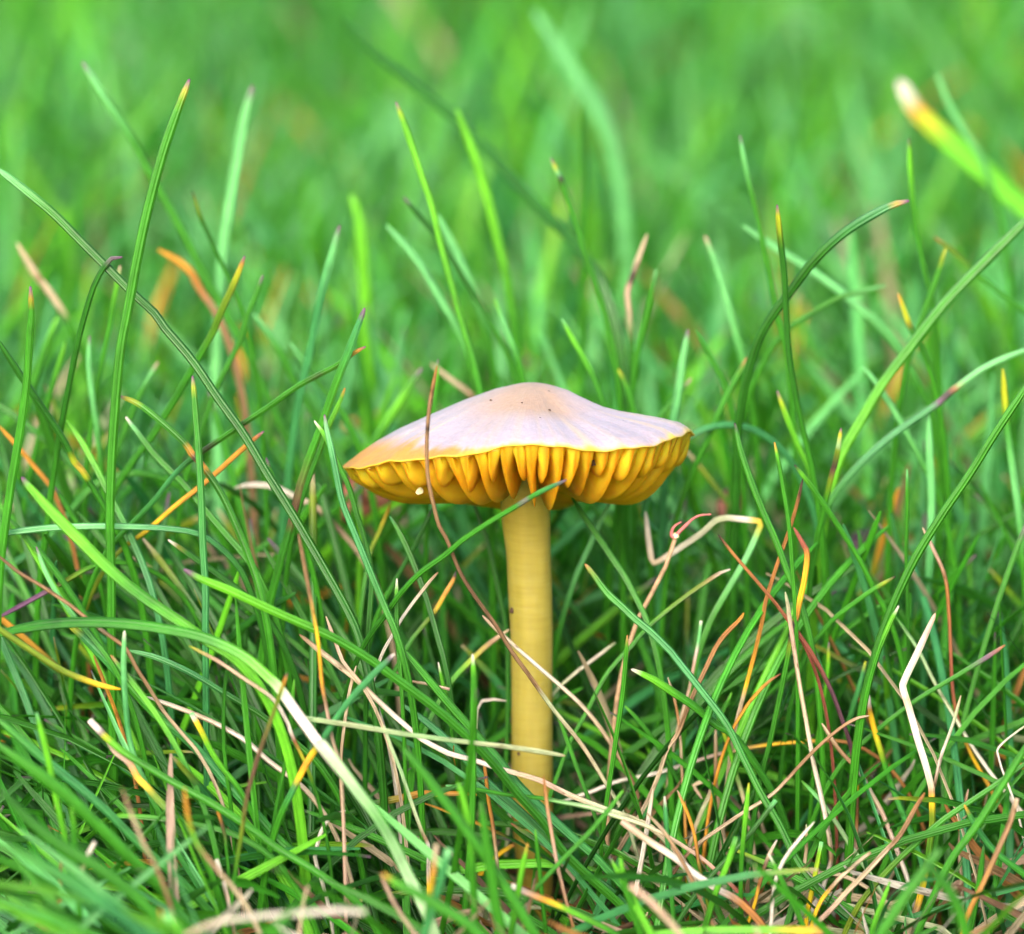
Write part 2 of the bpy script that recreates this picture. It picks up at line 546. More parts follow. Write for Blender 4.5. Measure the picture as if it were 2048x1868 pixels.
    L.new(nz.outputs[0], a2.inputs[0])
    a3 = nt.nodes.new('ShaderNodeMath'); a3.operation = 'MULTIPLY'
    L.new(a1.outputs[0], a3.inputs[0]); L.new(a2.outputs[0], a3.inputs[1])
    c = mixrgb(nt, 'MIX', a3.outputs[0], c, (0.35, 0.10, 0.01, 1))
    L.new(c, b.inputs['Base Color'])
    b.inputs['Roughness'].default_value = 0.45
    b.inputs['Subsurface Weight'].default_value = 0.8
    b.inputs['Subsurface Radius'].default_value = (1.0, 0.5, 0.06)
    b.inputs['Subsurface Scale'].default_value = 0.0025
    bp = nt.nodes.new('ShaderNodeBump'); bp.inputs['Strength'].default_value = 0.15; bp.inputs['Distance'].default_value = 0.0002
    L.new(nz.outputs[0], bp.inputs['Height']); L.new(bp.outputs[0], b.inputs['Normal'])

    tl = nt.nodes.new('ShaderNodeBsdfTranslucent'); L.new(c, tl.inputs[0]); L.new(bp.outputs[0], tl.inputs[1])
    mx = nt.nodes.new('ShaderNodeMixShader'); mx.inputs[0].default_value = 0.22
    L.new(b.outputs[0], mx.inputs[1]); L.new(tl.outputs[0], mx.inputs[2])
    L.new(mx.outputs[0], nt.nodes['Material Output'].inputs[0])

    def gill(ph, s_in, s_out, depth_f, seed, nrow=18, ncol=9):
        r_ = np.random.default_rng(seed)
        u = np.linspace(0, 1, nrow)                  # 0 at the margin, 1 inside
        sr = s_out + (s_in - s_out) * u
        full = s_in < 0.3
        P0 = np.full(nrow, ph)
        ztop = under_z(sr, P0) + 0.2 * MM * np.clip((1 - sr) * 12, 0.4, 1)
        zrim = under_z(np.array([s_out]), np.array([ph]))[0]
        zb_l = zpx(gill_bottom_y(ph))
        if full:
            g = np.where(sr > 0.60, np.clip(1 - ((sr - 0.60) / (s_out - 0.60)) ** 2, 0, 1) ** 0.75, 1 - 0.16 * ((0.60 - sr) / 0.45) ** 2)
            zbot = zrim + (zb_l - zrim) * g * depth_f
        else:
            g = np.sin(np.pi * np.clip(u, 0, 1) ** 0.75) ** 0.65
            zbot = np.minimum(ztop - 0.3 * MM, zrim + (zb_l - zrim) * depth_f * g)
            zbot[-1] = ztop[-1] - 0.3 * MM
        zbot = np.minimum(zbot, ztop - 0.25 * MM)
        bend = r_.normal() * 0.5 * MM
        wav = r_.uniform(0, 6.28)
        ver, cc, uv = [], [], []
        vv = np.linspace(0, 1, ncol)
        for i in range(nrow):
            rr = rim_r(ph) * sr[i]
            off_r = bend * math.sin(math.pi * u[i]) * 0.8
            gap = 2 * math.pi * rr / 36
            t0 = min(1.5 * MM if full else 1.2 * MM, gap * (0.62 if full else 0.45))
            prof = []
            for side in (1, -1):
                rng_v = vv if side == 1 else vv[::-1]
                for v in rng_v:
                    th = t0 * (1 - v) ** 0.85 * 0.9 + 0.30 * MM * math.sqrt(max(0.0, 1 - v ** 6)) * 0.7
                    if v > 0.999:
                        th = 0.05 * MM
                    z = ztop[i] + (zbot[i] - ztop[i]) * v
                    tang = side * th * 0.5 * 1.2 + off_r * v + 0.10 * MM * math.sin(wav + 5 * v + 7 * u[i])
                    x = CX + rr * math.cos(ph) - tang * math.sin(ph) + 0.55 * MM * (1 - sr[i]) ** 2
                    y = rr * math.sin(ph) + tang * math.cos(ph)
                    prof.append((x, y, z))
                    e = v ** 5
                    yel = np.array((0.995, 0.62, 0.03)); ora = np.array((0.95, 0.30, 0.006))
                    w = max(e, 0.35 * max(0, 1 - u[i] * 14))
                    cc.append(yel * (1 - w) + ora * w)
            ver += prof
        n = 2 * ncol
        q = []
        for i in range(nrow - 1):
            for j in range(n):
                k = (j + 1) % n
                q.append((i * n + j, i * n + k, (i + 1) * n + k, (i + 1) * n + j))
        tri = []
        for base, flip in ((0, False), ((nrow - 1) * n, True)):
            for j in range(1, n - 1):
                t = (base, base + j, base + j + 1)
                tri.append(t if flip else t[::-1])
        return np_mesh('gill', np.array(ver), q, np.array(cc), np.zeros((len(ver), 2)), mg, True, tri)
    front = [-61, -47.6, -35.4, -24.9, -15.2, -6.9, 1.6, 11.1, 21.3, 32.7, 44.8, 55.5]
    long_ = [270 + a for a in front]
    a = 270 + 66
    while a < 270 + 360 - 61 - 6:
        long_.append(a + rng.normal() * 0.8)
        a += 9.9
    long_.sort()
    for i, d in enumerate(long_):
        put('gill', gill(R(d % 360), 0.15, 0.985, 1.0 + rng.normal() * 0.085, 100 + i))
        nxt = long_[(i + 1) % len(long_)]
        gapd = (nxt - d) % 360
        mid = d + gapd * (0.5 + rng.normal() * 0.04)
        o = put('gill', gill(R(mid % 360), rng.uniform(0.58, 0.74), 0.985, rng.uniform(0.45, 0.68), 300 + i, 12))
    # ---- stem
    yy = [930, 960, 1000, 1050, 1100, 1236, 1400, 1560, 1650, 1750, 1850, 1900]
    lx = [994, 998, 1000, 1005, 1011, 1020, 1023, 1022, 1024, 1033, 1040, 1043]
    rx = [1108, 1104, 1101, 1101, 1103, 1106, 1106, 1107, 1107, 1107, 1106, 1105]
    ys = np.linspace(925, 1910, 120)
    l_ = np.interp(ys, yy, lx); r2 = np.interp(ys, yy, rx)
    ker = np.ones(9) / 9
    l_ = np.convolve(np.pad(l_, 4, 'edge'), ker, 'valid'); r2 = np.convolve(np.pad(r2, 4, 'edge'), ker, 'valid')
    na = 48
    a = np.arange(na) / na * 2 * np.pi
    ver, cc = [], []
    for i, y in enumerate(ys):
        cx = ((l_[i] + r2[i]) / 2 - 1024) * PXS
        rad = (r2[i] - l_[i]) / 2 * PXS
        z = zpx(y)
        for t in a:
            k = 1 + 0.035 * mnoise.noise(Vector((math.cos(t) * 1.5, math.sin(t) * 1.5, y * 0.012))) + 0.004 * mnoise.noise(Vector((math.cos(t) * 3, math.sin(t) * 3, y * 0.07)))
            ver.append((cx + rad * k * math.cos(t), rad * k * math.sin(t), z))
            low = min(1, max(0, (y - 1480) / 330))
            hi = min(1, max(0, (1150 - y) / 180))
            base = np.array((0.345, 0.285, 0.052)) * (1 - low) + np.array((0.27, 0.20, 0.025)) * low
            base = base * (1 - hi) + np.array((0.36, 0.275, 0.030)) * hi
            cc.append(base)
    q = []
    for i in range(len(ys) - 1):
        for j in range(na):
            k = (j + 1) % na
            q.append((i * na + j, (i + 1) * na + j, (i + 1) * na + k, i * na + k))
    ms, nt, b = new_mat('stem_flesh')
    L = nt.links
    at = nt.nodes.new('ShaderNodeAttribute'); at.attribute_name = 'tint'
    tc = nt.nodes.new('ShaderNodeTexCoord')
    mp = nt.nodes.new('ShaderNodeMapping'); mp.inputs[3].default_value = (260, 260, 2600)
    L.new(tc.outputs['Object'], mp.inputs[0])
    n1 = nt.nodes.new('ShaderNodeTexNoise'); n1.inputs['Scale'].default_value = 1; n1.inputs['Detail'].default_value = 5
    L.new(mp.outputs[0], n1.inputs['Vector'])
    mp2 = nt.nodes.new('ShaderNodeMapping'); mp2.inputs[3].default_value = (900, 900, 130)
    L.new(tc.outputs['Object'], mp2.inputs[0])
    n2 = nt.nodes.new('ShaderNodeTexNoise'); n2.inputs['Scale'].default_value = 1; n2.inputs['Detail'].default_value = 4
    L.new(mp2.outputs[0], n2.inputs['Vector'])
    v1 = ramp(nt, n1.outputs[0], [(0.3, (0.92, 0.91, 0.88)), (0.5, (1, 1, 1)), (0.7, (1.05, 1.06, 1.15))])
    v2 = ramp(nt, n2.outputs[0], [(0.3, (0.9, 0.9, 0.85)), (0.7, (1.06, 1.06, 1.15))])
    c = mixrgb(nt, 'MULTIPLY', 1.0, at.outputs[0], v1)
    c = mixrgb(nt, 'MULTIPLY', 1.0, c, v2)
    vo = nt.nodes.new('ShaderNodeTexVoronoi'); vo.inputs['Scale'].default_value = 420
    L.new(tc.outputs['Object'], vo.inputs['Vector'])
    a1 = nt.nodes.new('ShaderNodeMath'); a1.operation = 'LESS_THAN'; a1.inputs[1].default_value = 0.07
    L.new(vo.outputs['Distance'], a1.inputs[0])
    a2 = nt.nodes.new('ShaderNodeMath'); a2.operation = 'GREATER_THAN'; a2.inputs[1].default_value = 0.57
    n3 = nt.nodes.new('ShaderNodeTexNoise'); n3.inputs['Scale'].default_value = 260
    L.new(tc.outputs['Object'], n3.inputs['Vector']); L.new(n3.outputs[0], a2.inputs[0])
    a3 = nt.nodes.new('ShaderNodeMath'); a3.operation = 'MULTIPLY'; L.new(a1.outputs[0], a3.inputs[0]); L.new(a2.outputs[0], a3.inputs[1])
    c = mixrgb(nt, 'MIX', a3.outputs[0], c, (0.16, 0.09, 0.03, 1))
    L.new(c, b.inputs['Base Color'])
    b.inputs['Roughness'].default_value = 0.38
    b.inputs['Subsurface Weight'].default_value = 0.55
    b.inputs['Subsurface Radius'].default_value = (1.0, 0.7, 0.15)
    b.inputs['Subsurface Scale'].default_value = 0.002
    bp = nt.nodes.new('ShaderNodeBump'); bp.inputs['Strength'].default_value = 0.22; bp.inputs['Distance'].default_value = 0.0002
    L.new(n1.outputs[0], bp.inputs['Height']); L.new(bp.outputs[0], b.inputs['Normal'])
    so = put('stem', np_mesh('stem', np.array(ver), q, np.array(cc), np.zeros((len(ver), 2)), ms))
    so['label'] = 'smooth translucent yellow stem'
    return root
MUSHROOM = build_mushroom()

# ------------------------------------------------------------------ grass blades traced one by one
UPR = ('straight upright green grass blade ending in a tiny purple tip', 'upright green blades')
SLA = ('slanting green grass blade crossing other blades of the lawn', 'slanting green blades')
BEH = ('pale green blade rising out of the lawn behind the mushroom', 'pale blades behind the mushroom')
FRO = ('green blade growing out of the thatch ahead of the mushroom foot', 'green blades ahead of the mushroom')
STR = ('bleached straw-coloured dead blade lying among the green grass', 'bleached dead blades')
BRO = ('thin brown dead blade standing among the green grass', 'thin brown dead blades')
DRY = dict(name='dry_grass_blade', cat='dry blade', dry=True)

# --- the tall and the well marked ones beside the mushroom
B(px('TL', 1087, 460, 1010, 660, 930, 900, 850, 1200, 790, 1480, 735, 1780) + px('ML', 690, 300, 655, 700, 638, 1000, 632, 1300, 640, 1600, 640, 1820), (-7, -9), 19, std('g'),
  'tallest straight grass blade, green with a purple tip, standing clear of the lawn')
B(px('TL', 475, 360, 600, 560, 760, 800, 900, 1060, 1060, 1350, 1180, 1590, 1290, 1780) + px('ML', 1400, 260, 1550, 580, 1660, 820, 1760, 1100), 36, 17, 'pu0 gm.03 g.2 g1',
  'long pale green blade leaning behind the tallest upright blade')
B(px('TL', 1450, 500, 1400, 720, 1350, 1000, 1310, 1250, 1275, 1500, 1265, 1700) + px('ML', 1250, 200, 1240, 500, 1250, 800, 1260, 1100, 1265, 1500, 1290, 1800), 42, 23, 'pu0 gm.03 gm.6 gm1',
  'broad mint green blade standing upright behind the slanting blades')
B(px('TL', -20, 965, 130, 1080, 300, 1220, 450, 1370, 600, 1520, 750, 1670, 900, 1810) + px('ML', 930, 140, 1100, 340, 1250, 560, 1400, 770, 1530, 990, 1680, 1230, 1850, 1520, 2000, 1790) + px('BM', 340, 140, 400, 380), (2, -12), 18, 'gm0 g.1 gd.2 gd1',
  'very long dark green blade slanting down to the foot of the mushroom', flat=0.6)
B(px('TL', 700, 1478, 652, 1478, 600, 1530, 540, 1640, 490, 1800) + px('ML', 450, 230, 390, 520, 340, 800, 300, 1050, 270, 1300, 240, 1500), (-2, 2), 13, 'pu0 pu.02 gd.06 gd.5 g1',
  'thin dark green blade with its purple tip hooked over')
B(px('TL', 175, 1650, 180, 1800) + px('ML', 170, 200, 155, 450, 120, 720, 70, 1020, 40, 1220, 10, 1450), (-8, -8), 17, 'pu0 pu.012 oo.02 g.06 g1', *UPR)
B(px('TL', 1405, 1475, 1340, 1640, 1270, 1790) + px('ML', 1220, 190, 1130, 350, 1020, 540, 880, 770, 760, 930, 660, 1090), (6, 10), 14, 'pu0 ob.02 yg.06 ol.12 g.4 g1',
  'slanting green blade with a red and yellow tip')
B(px('TL', 1510, 1585, 1460, 1720, 1420, 1810) + px('ML', 1380, 230, 1260, 470, 1180, 680, 1100, 900), 14, 11, std('g'), *SLA)
B(px('TL', 1950, 1300, 1880, 1560, 1830, 1760) + px('ML', 1780, 300, 1720, 560, 1680, 830, 1650, 1080, 1620, 1350, 1600, 1600), (18, 22), 17, 'pu0 gm.04 gb.2 gb1',
  'long blue-green blade with a blunt purple tip standing beside the cap')
B(px('ML', -20, 220, 130, 450, 230, 600, 370, 810, 420, 915, 440, 945, 480, 990, 600, 1190, 700, 1380), (-4, -2), 14, 'gd0 gd.55 yg.62 ob.65 yg.68 gd.72 g1',
  'dark green slanting blade with one small yellow wound')
B(px('ML', 690, 553, 800, 600, 930, 700, 1060, 820, 1100, 880, 1160, 950, 1270, 1110, 1380, 1350, 1460, 1560, 1500, 1700), (-6, -10), 15, 'pu0 yg.03 g.10 gd.32 oo.36 dk.38 dk.41 oo.44 gd.48 g1',
  'arching dark green blade with a black and orange spot')
B(px('ML', 725, 675, 790, 760, 900, 900, 1050, 1050, 1200, 1230, 1320, 1370, 1430, 1500), (1, -3), 14, 'wh0 gm.05 g.15 g1', *SLA)
B(px('ML', 1107, 440, 1120, 600, 1140, 850, 1155, 1100, 1165, 1400, 1180, 1650, 1180, 1830), (-9, -12), 14, 'pu0 yg.03 g.08 gb1', *UPR)
B(px('UL', 1445, 650, 1370, 690, 1260, 770, 1000, 910, 800, 1050, 650, 1150, 400, 1320, 200, 1470, 20, 1690) + px('ML', 650, 1400), (-5, -3), 12, 'pu0 oo.02 g.06 g.16 dk.175 g.20 g.42 dk.45 g.48 g.54 dk.56 gd.62 gb.7 g1',
  'long green blade slanting under its neighbours with several dark specks')
B(px('ML', 1515, 755, 1400, 850, 1200, 1030, 1000, 1190, 850, 1320, 700, 1430), (-3, -1), 10, 'pu0 ob.05 oo.12 oo.5 ye.75 ol1',
  'single orange-yellow blade slanting between green ones')
B(px('UL', 1440, 395, 1400, 500, 1330, 690, 1240, 920, 1150, 1180, 1060, 1420, 1000, 1610, 960, 1790) + px('ML', 1620, 1470, 1560, 1700), (-6, -4), 17, 'pu0 pu.015 gb.04 g.25 g.5 db.68 db.74 gd.78 g1',
  'straight green blade with a dark bruise low down, just clear of the cap edge')
B(px('UL', 1308, 930, 1270, 1030, 1200, 1180, 1130, 1370, 1060, 1560, 1000, 1740), (-2, -2), 11, 'oo0 gl.05 gl.2 g.5 g1', 'short bright yellow-green tipped blade growing alongside the bruised blade')
B(px('UL', 1172, 1110, 1185, 1200, 1220, 1350, 1250, 1500, 1290, 1690, 1340, 1820) + px('CL', 430, 720, 560, 1040, 680, 1330, 780, 1560), (-13, -17), 14, 'pu0 gm.06 gb.2 gb.6 g1',
  'dusty blue-green blade running down past the orange edge of the cap')
B(px('UL', 1105, 1150, 1170, 1240, 1230, 1360, 1290, 1490, 1340, 1600, 1390, 1780) + px('CL', 450, 550, 500, 760, 545, 1000, 530, 1300, 510, 1600), (-6, -9), 11, 'wh0 gl.04 g.14 gd.5 gd1',
  'dark green blade touching the orange edge of the cap')
B(px('ML', 130, 1025, 200, 1110, 320, 1240, 450, 1370, 600, 1520, 760, 1660, 900, 1760, 1050, 1860) + px('BL', 1140, 120, 1230, 180, 1330, 240), (-22, -24), 22, 'pu0 gl.02 gl.35 g.6 gl1',
  'broad bright yellow-green leaf slanting towards the mushroom foot', flat=0.25)
B(px('BL', -40, 125, 150, 78, 400, 50, 700, 55, 1000, 95, 1200, 145, 1400, 240, 1560, 380, 1600, 420, 1700, 560, 1800, 700, 1900, 830, 2000, 950) + px('BM', 110, 730, 220, 870, 340, 1030, 440, 1160, 540, 1330, 620, 1500, 720, 1700), (-20, -42), 22, 'g0 gd.1 g.28 g.34 gl.45 wh.5 wh.66 pg.76 g.86 pg1',
  'wide leaf arching over and bleached white along its lower half', flat=0.22)
B(px('ML', -40, 1350, 30, 1340, 250, 1312, 500, 1300, 750, 1303, 950, 1312, 1130, 1340, 1250, 1410, 1370, 1530, 1430, 1650), (-6, -6), 14, 'gb0 gm.3 gb.6 gd1',
  'blue-green blade bending over almost level')
B(px('ML', 1060, 1550, 1150, 1600, 1300, 1660, 1450, 1730, 1600, 1800) + px('BM', 0, 50, 200, 140, 400, 260, 550, 370, 700, 480, 850, 600, 1000, 740, 1130, 880, 1250, 1030, 1400, 1200, 1500, 1350, 1650, 1500, 1850, 1680), (-24, -22), 19, 'pu0 pu.01 gl.03 gl.1 g.3 gd.8 g1',
  'long bright green blade slanting across the lower stem', flat=0.6)
B(px('BM', 590, 200, 700, 330, 850, 510, 1000, 680, 1150, 850, 1250, 980, 1400, 1130, 1550, 1270, 1700, 1400, 1850, 1560, 2000, 1700), (-16, -18), 18, 'g0 g.3 gb.6 g1',
  'second green blade slanting across the lower stem beneath the longer one')
B(px('BM', 590, 520, 750, 640, 900, 780, 1080, 970, 1250, 1120, 1420, 1280, 1600, 1450, 1800, 1600, 2000, 1800), (-12, -16), 17, 'gb0 gb.3 gd.6 gb1',
  'blue-green blade running beside the two that cross the lower stem')
B(px('BM', 992, 235, 1000, 400, 997, 600, 993, 800, 993, 1000, 985, 1250, 965, 1500, 940, 1830), (-27, -27), 14, 'wh0 gl.03 g.08 g1',
  'upright green blade standing in front of the blades beside the stem')
B(px('BM', 1520, 815, 1400, 795, 1200, 765, 900, 730, 600, 690, 300, 640, 30, 600, -10, 597), (-28, -30), 15, 'pk0 sg.02 sg.3 pg.5 sg.8 pg1',
  'flat pale grey-green blade lying level in front of the stem', loose=True, name='dry_grass_blade', cat='dry blade', dry=True, flat=0.3)
B(px('BM', 0, 120, 150, 240, 330, 380, 440, 490, 560, 600, 700, 720, 850, 800, 1000, 840, 1150, 890, 1300, 930, 1390, 960, 1550, 1040, 1750, 1120, 1900, 1170, 2011, 1220, 2100, 1290), (-16, -20), 15, 'br0 st.08 st.2 wh.3 wh.55 st.62 pk.7 sg.85 st1',
  'long bleached straw blade kinked across the foot of the stem', sharp=True, flat=0.35, **DRY)
B(px('CA', 590, 30, 562, 170, 545, 300, 538, 450, 545, 600, 570, 720, 598, 830, 640, 907) + px('ST', 40, 300, 100, 400, 200, 540, 260, 640, 340, 750, 440, 890, 560, 1040, 660, 1200, 720, 1300), (-20, -12), 11, 'ob0 br.07 br.12 dk.125 br.14 br.3 db.45 br.7 sg.74 st.85 sg1',
  'long curved brown blade bending in front of the cap and the stem', **DRY)
B(px('BM', 1050, 10, 1120, 80, 1250, 200, 1400, 330, 1550, 460, 1650, 560, 1750, 690, 1850, 850, 1930, 1010, 1955, 1105), (-8, -6), 11, 'pk0 st.1 wh.25 st.6 br.85 db1',
  'pale straw blade arching over the middle of the stem', **DRY)
B(px('CA', 1240, 605, 1100, 670, 1000, 730, 850, 820, 720, 907) + px('CL', 1300, 800, 1050, 980, 850, 1190, 700, 1400, 550, 1600, 450, 1760), (-22, -14), 11, 'pu0 pu.012 gb.04 g.14 pu.175 g.2 g.5 gd1',
  'slim green blade crossing the top of the stem below the gills')
B(px('ST', 95, 0, 160, 180, 205, 380, 240, 560, 246, 780, 242, 1000, 235, 1150), (8, 4), 9, 'gd0 gd.4 g1', 'thin dark green blade rising right behind the stem')
B(px('CL', 735, 385, 800, 490, 880, 640, 960, 820, 1030, 1000, 1100, 1190, 1180, 1450, 1250, 1700, 1290, 1839), (-4, -8), 12, 'gb0 g.06 gd.4 gd1', 'dark green blade with a rounded tip just below the gills')
B(px('CL', 808, 1040, 805, 1200, 805, 1400, 810, 1600, 825, 1839) + px('BM', 565, 200, 580, 380), (-14, -16), 9, 'wh0 gl.05 g.2 g1', *UPR)
B(px('CL', 1240, 970, 1150, 1070, 1000, 1260, 870, 1440, 780, 1600, 680, 1770) + px('BM', 460, 260, 415, 400, 440, 520, 480, 640), (-13, -11), 9, 'br0 st.05 wh.3 wh1', 'thin white straw blade with its foot doubled back', sharp=True, **DRY)
B(px('CL', 1430, 960, 1400, 1050, 1300, 1220, 1200, 1390, 1100, 1510, 950, 1700), (-1, -3), 9, 'dk0 dk.06 oo.12 oo.3 ye.45 ol.6 g1', 'green blade burnt orange and black at its tip')
B(px('CL', 1180, 300, 1080, 520, 980, 720, 860, 930, 780, 1080, 700, 1210), (3, 3), 10, 'dk0 gd.1 gd.8 g1', *SLA)
B(px('CL', 760, 210, 690, 380, 620, 550, 540, 720, 500, 900), (8, 5), 8, 'gl0 oo.2 yg.35 g1', *SLA)

# --- blades by the cap and behind it, on the flared side
B(px('MR', 350, 710, 380, 850, 440, 1030, 510, 1210, 590, 1390, 660, 1580, 720, 1720, 760, 1850), (-5, -8), 14, 'dk0 ob.02 g.05 g1', *UPR)
B(px('MR', 578, 820, 610, 980, 640, 1150, 665, 1330, 680, 1540, 695, 1750), (-9, -10), 9, 'oo0 gl.04 g.12 g1', *UPR)
B(px('MR', 695, 950, 780, 1060, 880, 1200, 970, 1340, 1070, 1500, 1150, 1660, 1220, 1790), (-5, -4), 11, 'dk0 oo.02 gl.05 g.15 g1', *SLA)
B(px('MR', 960, 740, 940, 870, 920, 960, 910, 990, 870, 1160, 830, 1330, 790, 1560, 770, 1750), (-1, 1), 12, 'pu0 yg.03 pg.08 ol.12 dk.2 db.25 ol.3 g.4 gd1', 'upright green blade with a long black scorch below its tip')
B(px('MR', 2060, 440, 2011, 520, 1850, 760, 1700, 1000, 1550, 1220, 1400, 1460, 1300, 1660, 1240, 1800) + px('BR', 1180, 160, 1130, 340, 1090, 500, 1060, 680), (-12, -12), 17, 'g0 g.5 gd.8 g1', 'very long green blade leaning over past the frail straws')
B(px('MR', 2060, 270, 1800, 380, 1600, 520, 1560, 555, 1510, 600, 1480, 620, 1250, 780, 1050, 960, 900, 1150, 860, 1260), (12, 10), 13, 'gm0 gm.28 ob.31 dk.33 dk.38 pu.40 gb.43 gb.7 g1', 'blue-green arching blade with one short black band')
B(px('TR', 1345, 1155, 1250, 1180, 1130, 1240, 1000, 1320, 870, 1430, 760, 1550, 650, 1700, 560, 1820) + px('MR', 490, 220, 430, 400, 390, 580, 365, 760, 360, 900), (4, 8), 18, 'pu0 oo.02 gb.05 gd.3 gd1', 'dark blue-green blade curving over to one side above the cap', flat=0.6)
B(px('TR', 593, 1180, 605, 1330, 630, 1540, 640, 1700) + px('MR', 660, 300, 700, 540, 740, 740, 790, 960, 830, 1200), (2, 4), 12, 'pu0 yg.03 gd.12 gd.6 g1', 'upright dark green blade crossing the curved blue-green one')
B(px('TR', 1300, 470, 1400, 640, 1600, 830, 1800, 1000, 2011, 1190, 2250, 1420), (95, 70), 44, 'wh0 sg.1 oo.14 yg.2 gl.35 gl1', 'broad yellow-green leaf with a torn white end, far behind the cap', flat=0.2)
B(px('TR', 1510, 420, 1600, 640, 1750, 880, 1850, 1150), 65, 14, 'gm0 gm.4 g1', *BEH)
B(px('TR', 1350, 800, 1360, 1000, 1390, 1300, 1440, 1560, 1480, 1700, 1500, 1850), 24, 12, 'pr0 pr.02 gl.06 g.4 g1', *BEH)
B(px('TR', 380, 780, 410, 950, 470, 1200, 530, 1480, 580, 1750, 620, 1900), 24, 11, 'pu0 gm.05 g.3 g1', *BEH)
B(px('TR', 400, 1300, 550, 1400, 750, 1530, 950, 1670, 1100, 1800) + px('MR', 1170, 130, 1300, 300, 1420, 500), 34, 15, 'gm0 gm.5 g1', *BEH)
B(px('TR', 2060, 1230, 2000, 1290, 1750, 1540, 1550, 1750) + px('MR', 1350, 280, 1200, 480, 1080, 680, 970, 870, 930, 980), (14, 12), 20, 'g0 g.5 gl1', 'long bright green blade leaning behind the scorched one')
B(px('TR', 180, 1360, 250, 1540, 320, 1780) + px('MR', 390, 330, 430, 500), 32, 14, 'pk0 gm.08 gm.4 g1', *BEH)
B(px('TR', 1560, 1430, 1500, 1620, 1440, 1790, 1380, 1950), 20, 13, 'yg0 g.2 g1', *BEH)
B(px('TR', 1500, 1365, 1600, 1440, 1750, 1580, 1900, 1700, 2011, 1790), 30, 10, 'ob0 ol.1 g.5 g1', *BEH)
B(px('TR', 1215, 1640, 1100, 1670, 950, 1710, 800, 1790, 680, 1870), 26, 12, 'gm0 g.4 g1', *BEH)
B(px('TR', 1290, 1690, 1340, 1830) + px('MR', 1350, 140, 1420, 270), 16, 12, 'oo0 yg.2 yg.5 dk.6 g.7 g1', *BEH)
B(px('MR', 80, 175, 50, 350, 20, 560, -10, 720, -30, 850), 18, 15, 'pu0 gm.05 gm.4 gb1', *BEH)
B(px('MR', 415, 335, 330, 500, 250, 660, 180, 830, 100, 1000, 50, 1130), 14, 12, 'ob0 g.08 g1', *BEH)
B(px('MR', 125, 175, 200, 310, 290, 480, 330, 620), 22, 11, 'g0 g1', *BEH)
B(px('MR', 595, 525, 650, 680, 720, 850, 780, 980, 830, 1200), 8, 12, 'pu0 yg.04 gl.2 g1', *BEH)
B(px('MR', 1085, 380, 1180, 500, 1290, 680, 1400, 880, 1500, 1080), 16, 13, 'gm0 gm.3 g1', *BEH)
B(px('MR', 1890, 400, 1910, 700, 1950, 1000, 1990, 1300, 2010, 1500), 10, 14, 'yg0 yg.15 g.25 gm.6 g1', *BEH)
B(px('MR', 1460, 640, 1470, 900, 1480, 1150, 1470, 1500, 1450, 1800), 12, 15, 'gm0 gm.4 gb1', *BEH)
B(px('MR', 1340, 975, 1340, 1200, 1335, 1500, 1345, 1839), -1, 8, 'gm0 g.1 gd1', *UPR)
B(px('MR', 1270, 1590, 1150, 1660, 1050, 1730, 920, 1830) + px('BR', 830, 130, 780, 200, 740, 290), (-6, -4), 10, 'dk0 yg.04 g.15 g.6 gd1', *SLA)
B(px('MR', 1290, 1760, 1250, 1839) + px('BR', 1180, 200), -14, 12, 'wh0 gl.2 g1', *UPR)
B(px('CR', 1110, 340, 1150, 700, 1180, 870, 1220, 870, 1400, 760, 1700, 560, 1850, 420, 1960, 395) + px('MR', 490, 1270, 500, 1290, 440, 1430, 400, 1510, 300, 1680, 230, 1800), (8, 0), 12, 'wh0 st.2 wh.26 sg.5 wh.57 wh.58 ye.61 yg.66 gm.7 g1',
  'green blade whose bleached end is bent sharply back on itself', sharp=True, flat=0.35)
B(px('MR', 740, 1030, 700, 1200, 650, 1360, 590, 1530, 530, 1720, 510, 1830) + px('BR', 470, 200, 410, 430, 360, 620), (-7, -6), 11, 'dk0 db.05 ob.12 ob.5 oo.75 ye.85 st.9 st1', 'rust orange blade standing upright with a black tip', **DRY)
B(px('MR', 255, 1350, 350, 1470, 480, 1620, 590, 1750, 640, 1820, 720, 1930), (-10, -9), 9, 'dk0 dk.05 ob.14 rb1', 'thin rust brown blade with a black tip slanting across the orange one', **DRY)
B(px('MR', 690, 1310, 740, 1400, 765, 1460, 750, 1600, 720, 1740, 700, 1839) + px('BR', 680, 100, 640, 320, 560, 700, 520, 860, 480, 1050), (-10, -10), 11, 'rb0 rb.08 oo.12 ye.25 oo.3 dk.36 dk.42 ol.45 g.5 gd1', 'green blade ending in a ragged yellow and black withered tip')
B(px('BR', 640, 0, 720, 120, 800, 240, 900, 430, 960, 590, 1010, 740, 1040, 900, 1050, 1060, 1045, 1250, 1040, 1400, 1020, 1550), (-9, -9), 12, 'rb0 rb.2 pr.3 pr.5 db.62 ye.67 db.7 ob.78 pk.88 st1', 'curved reddish purple stalk turning orange at its foot', flat=0.8, **DRY)
B(px('MR', 640, 1680, 655, 1760) + px('BR', 660, 0, 690, 200, 720, 400, 760, 620, 800, 850, 850, 1070, 890, 1270, 905, 1410, 860, 1560, 760, 1780, 740, 1860), (-13, -13), 12, 'sg0 pk.1 st.3 wh.6 st.72 br.76 wh.8 wh1', 'long pinkish white straw standing upright with a kinked foot', sharp=True, **DRY)
B(px('BR', 1120, 585, 1050, 600, 950, 660, 800, 790, 650, 950, 560, 1040, 400, 1140, 250, 1240, 140, 1320, 60, 1400), (-14, -16), 10, 'st0 br.1 br.4 st.55 st.8 br1', 'brown straw arching over towards the reddish purple stalk', **DRY)
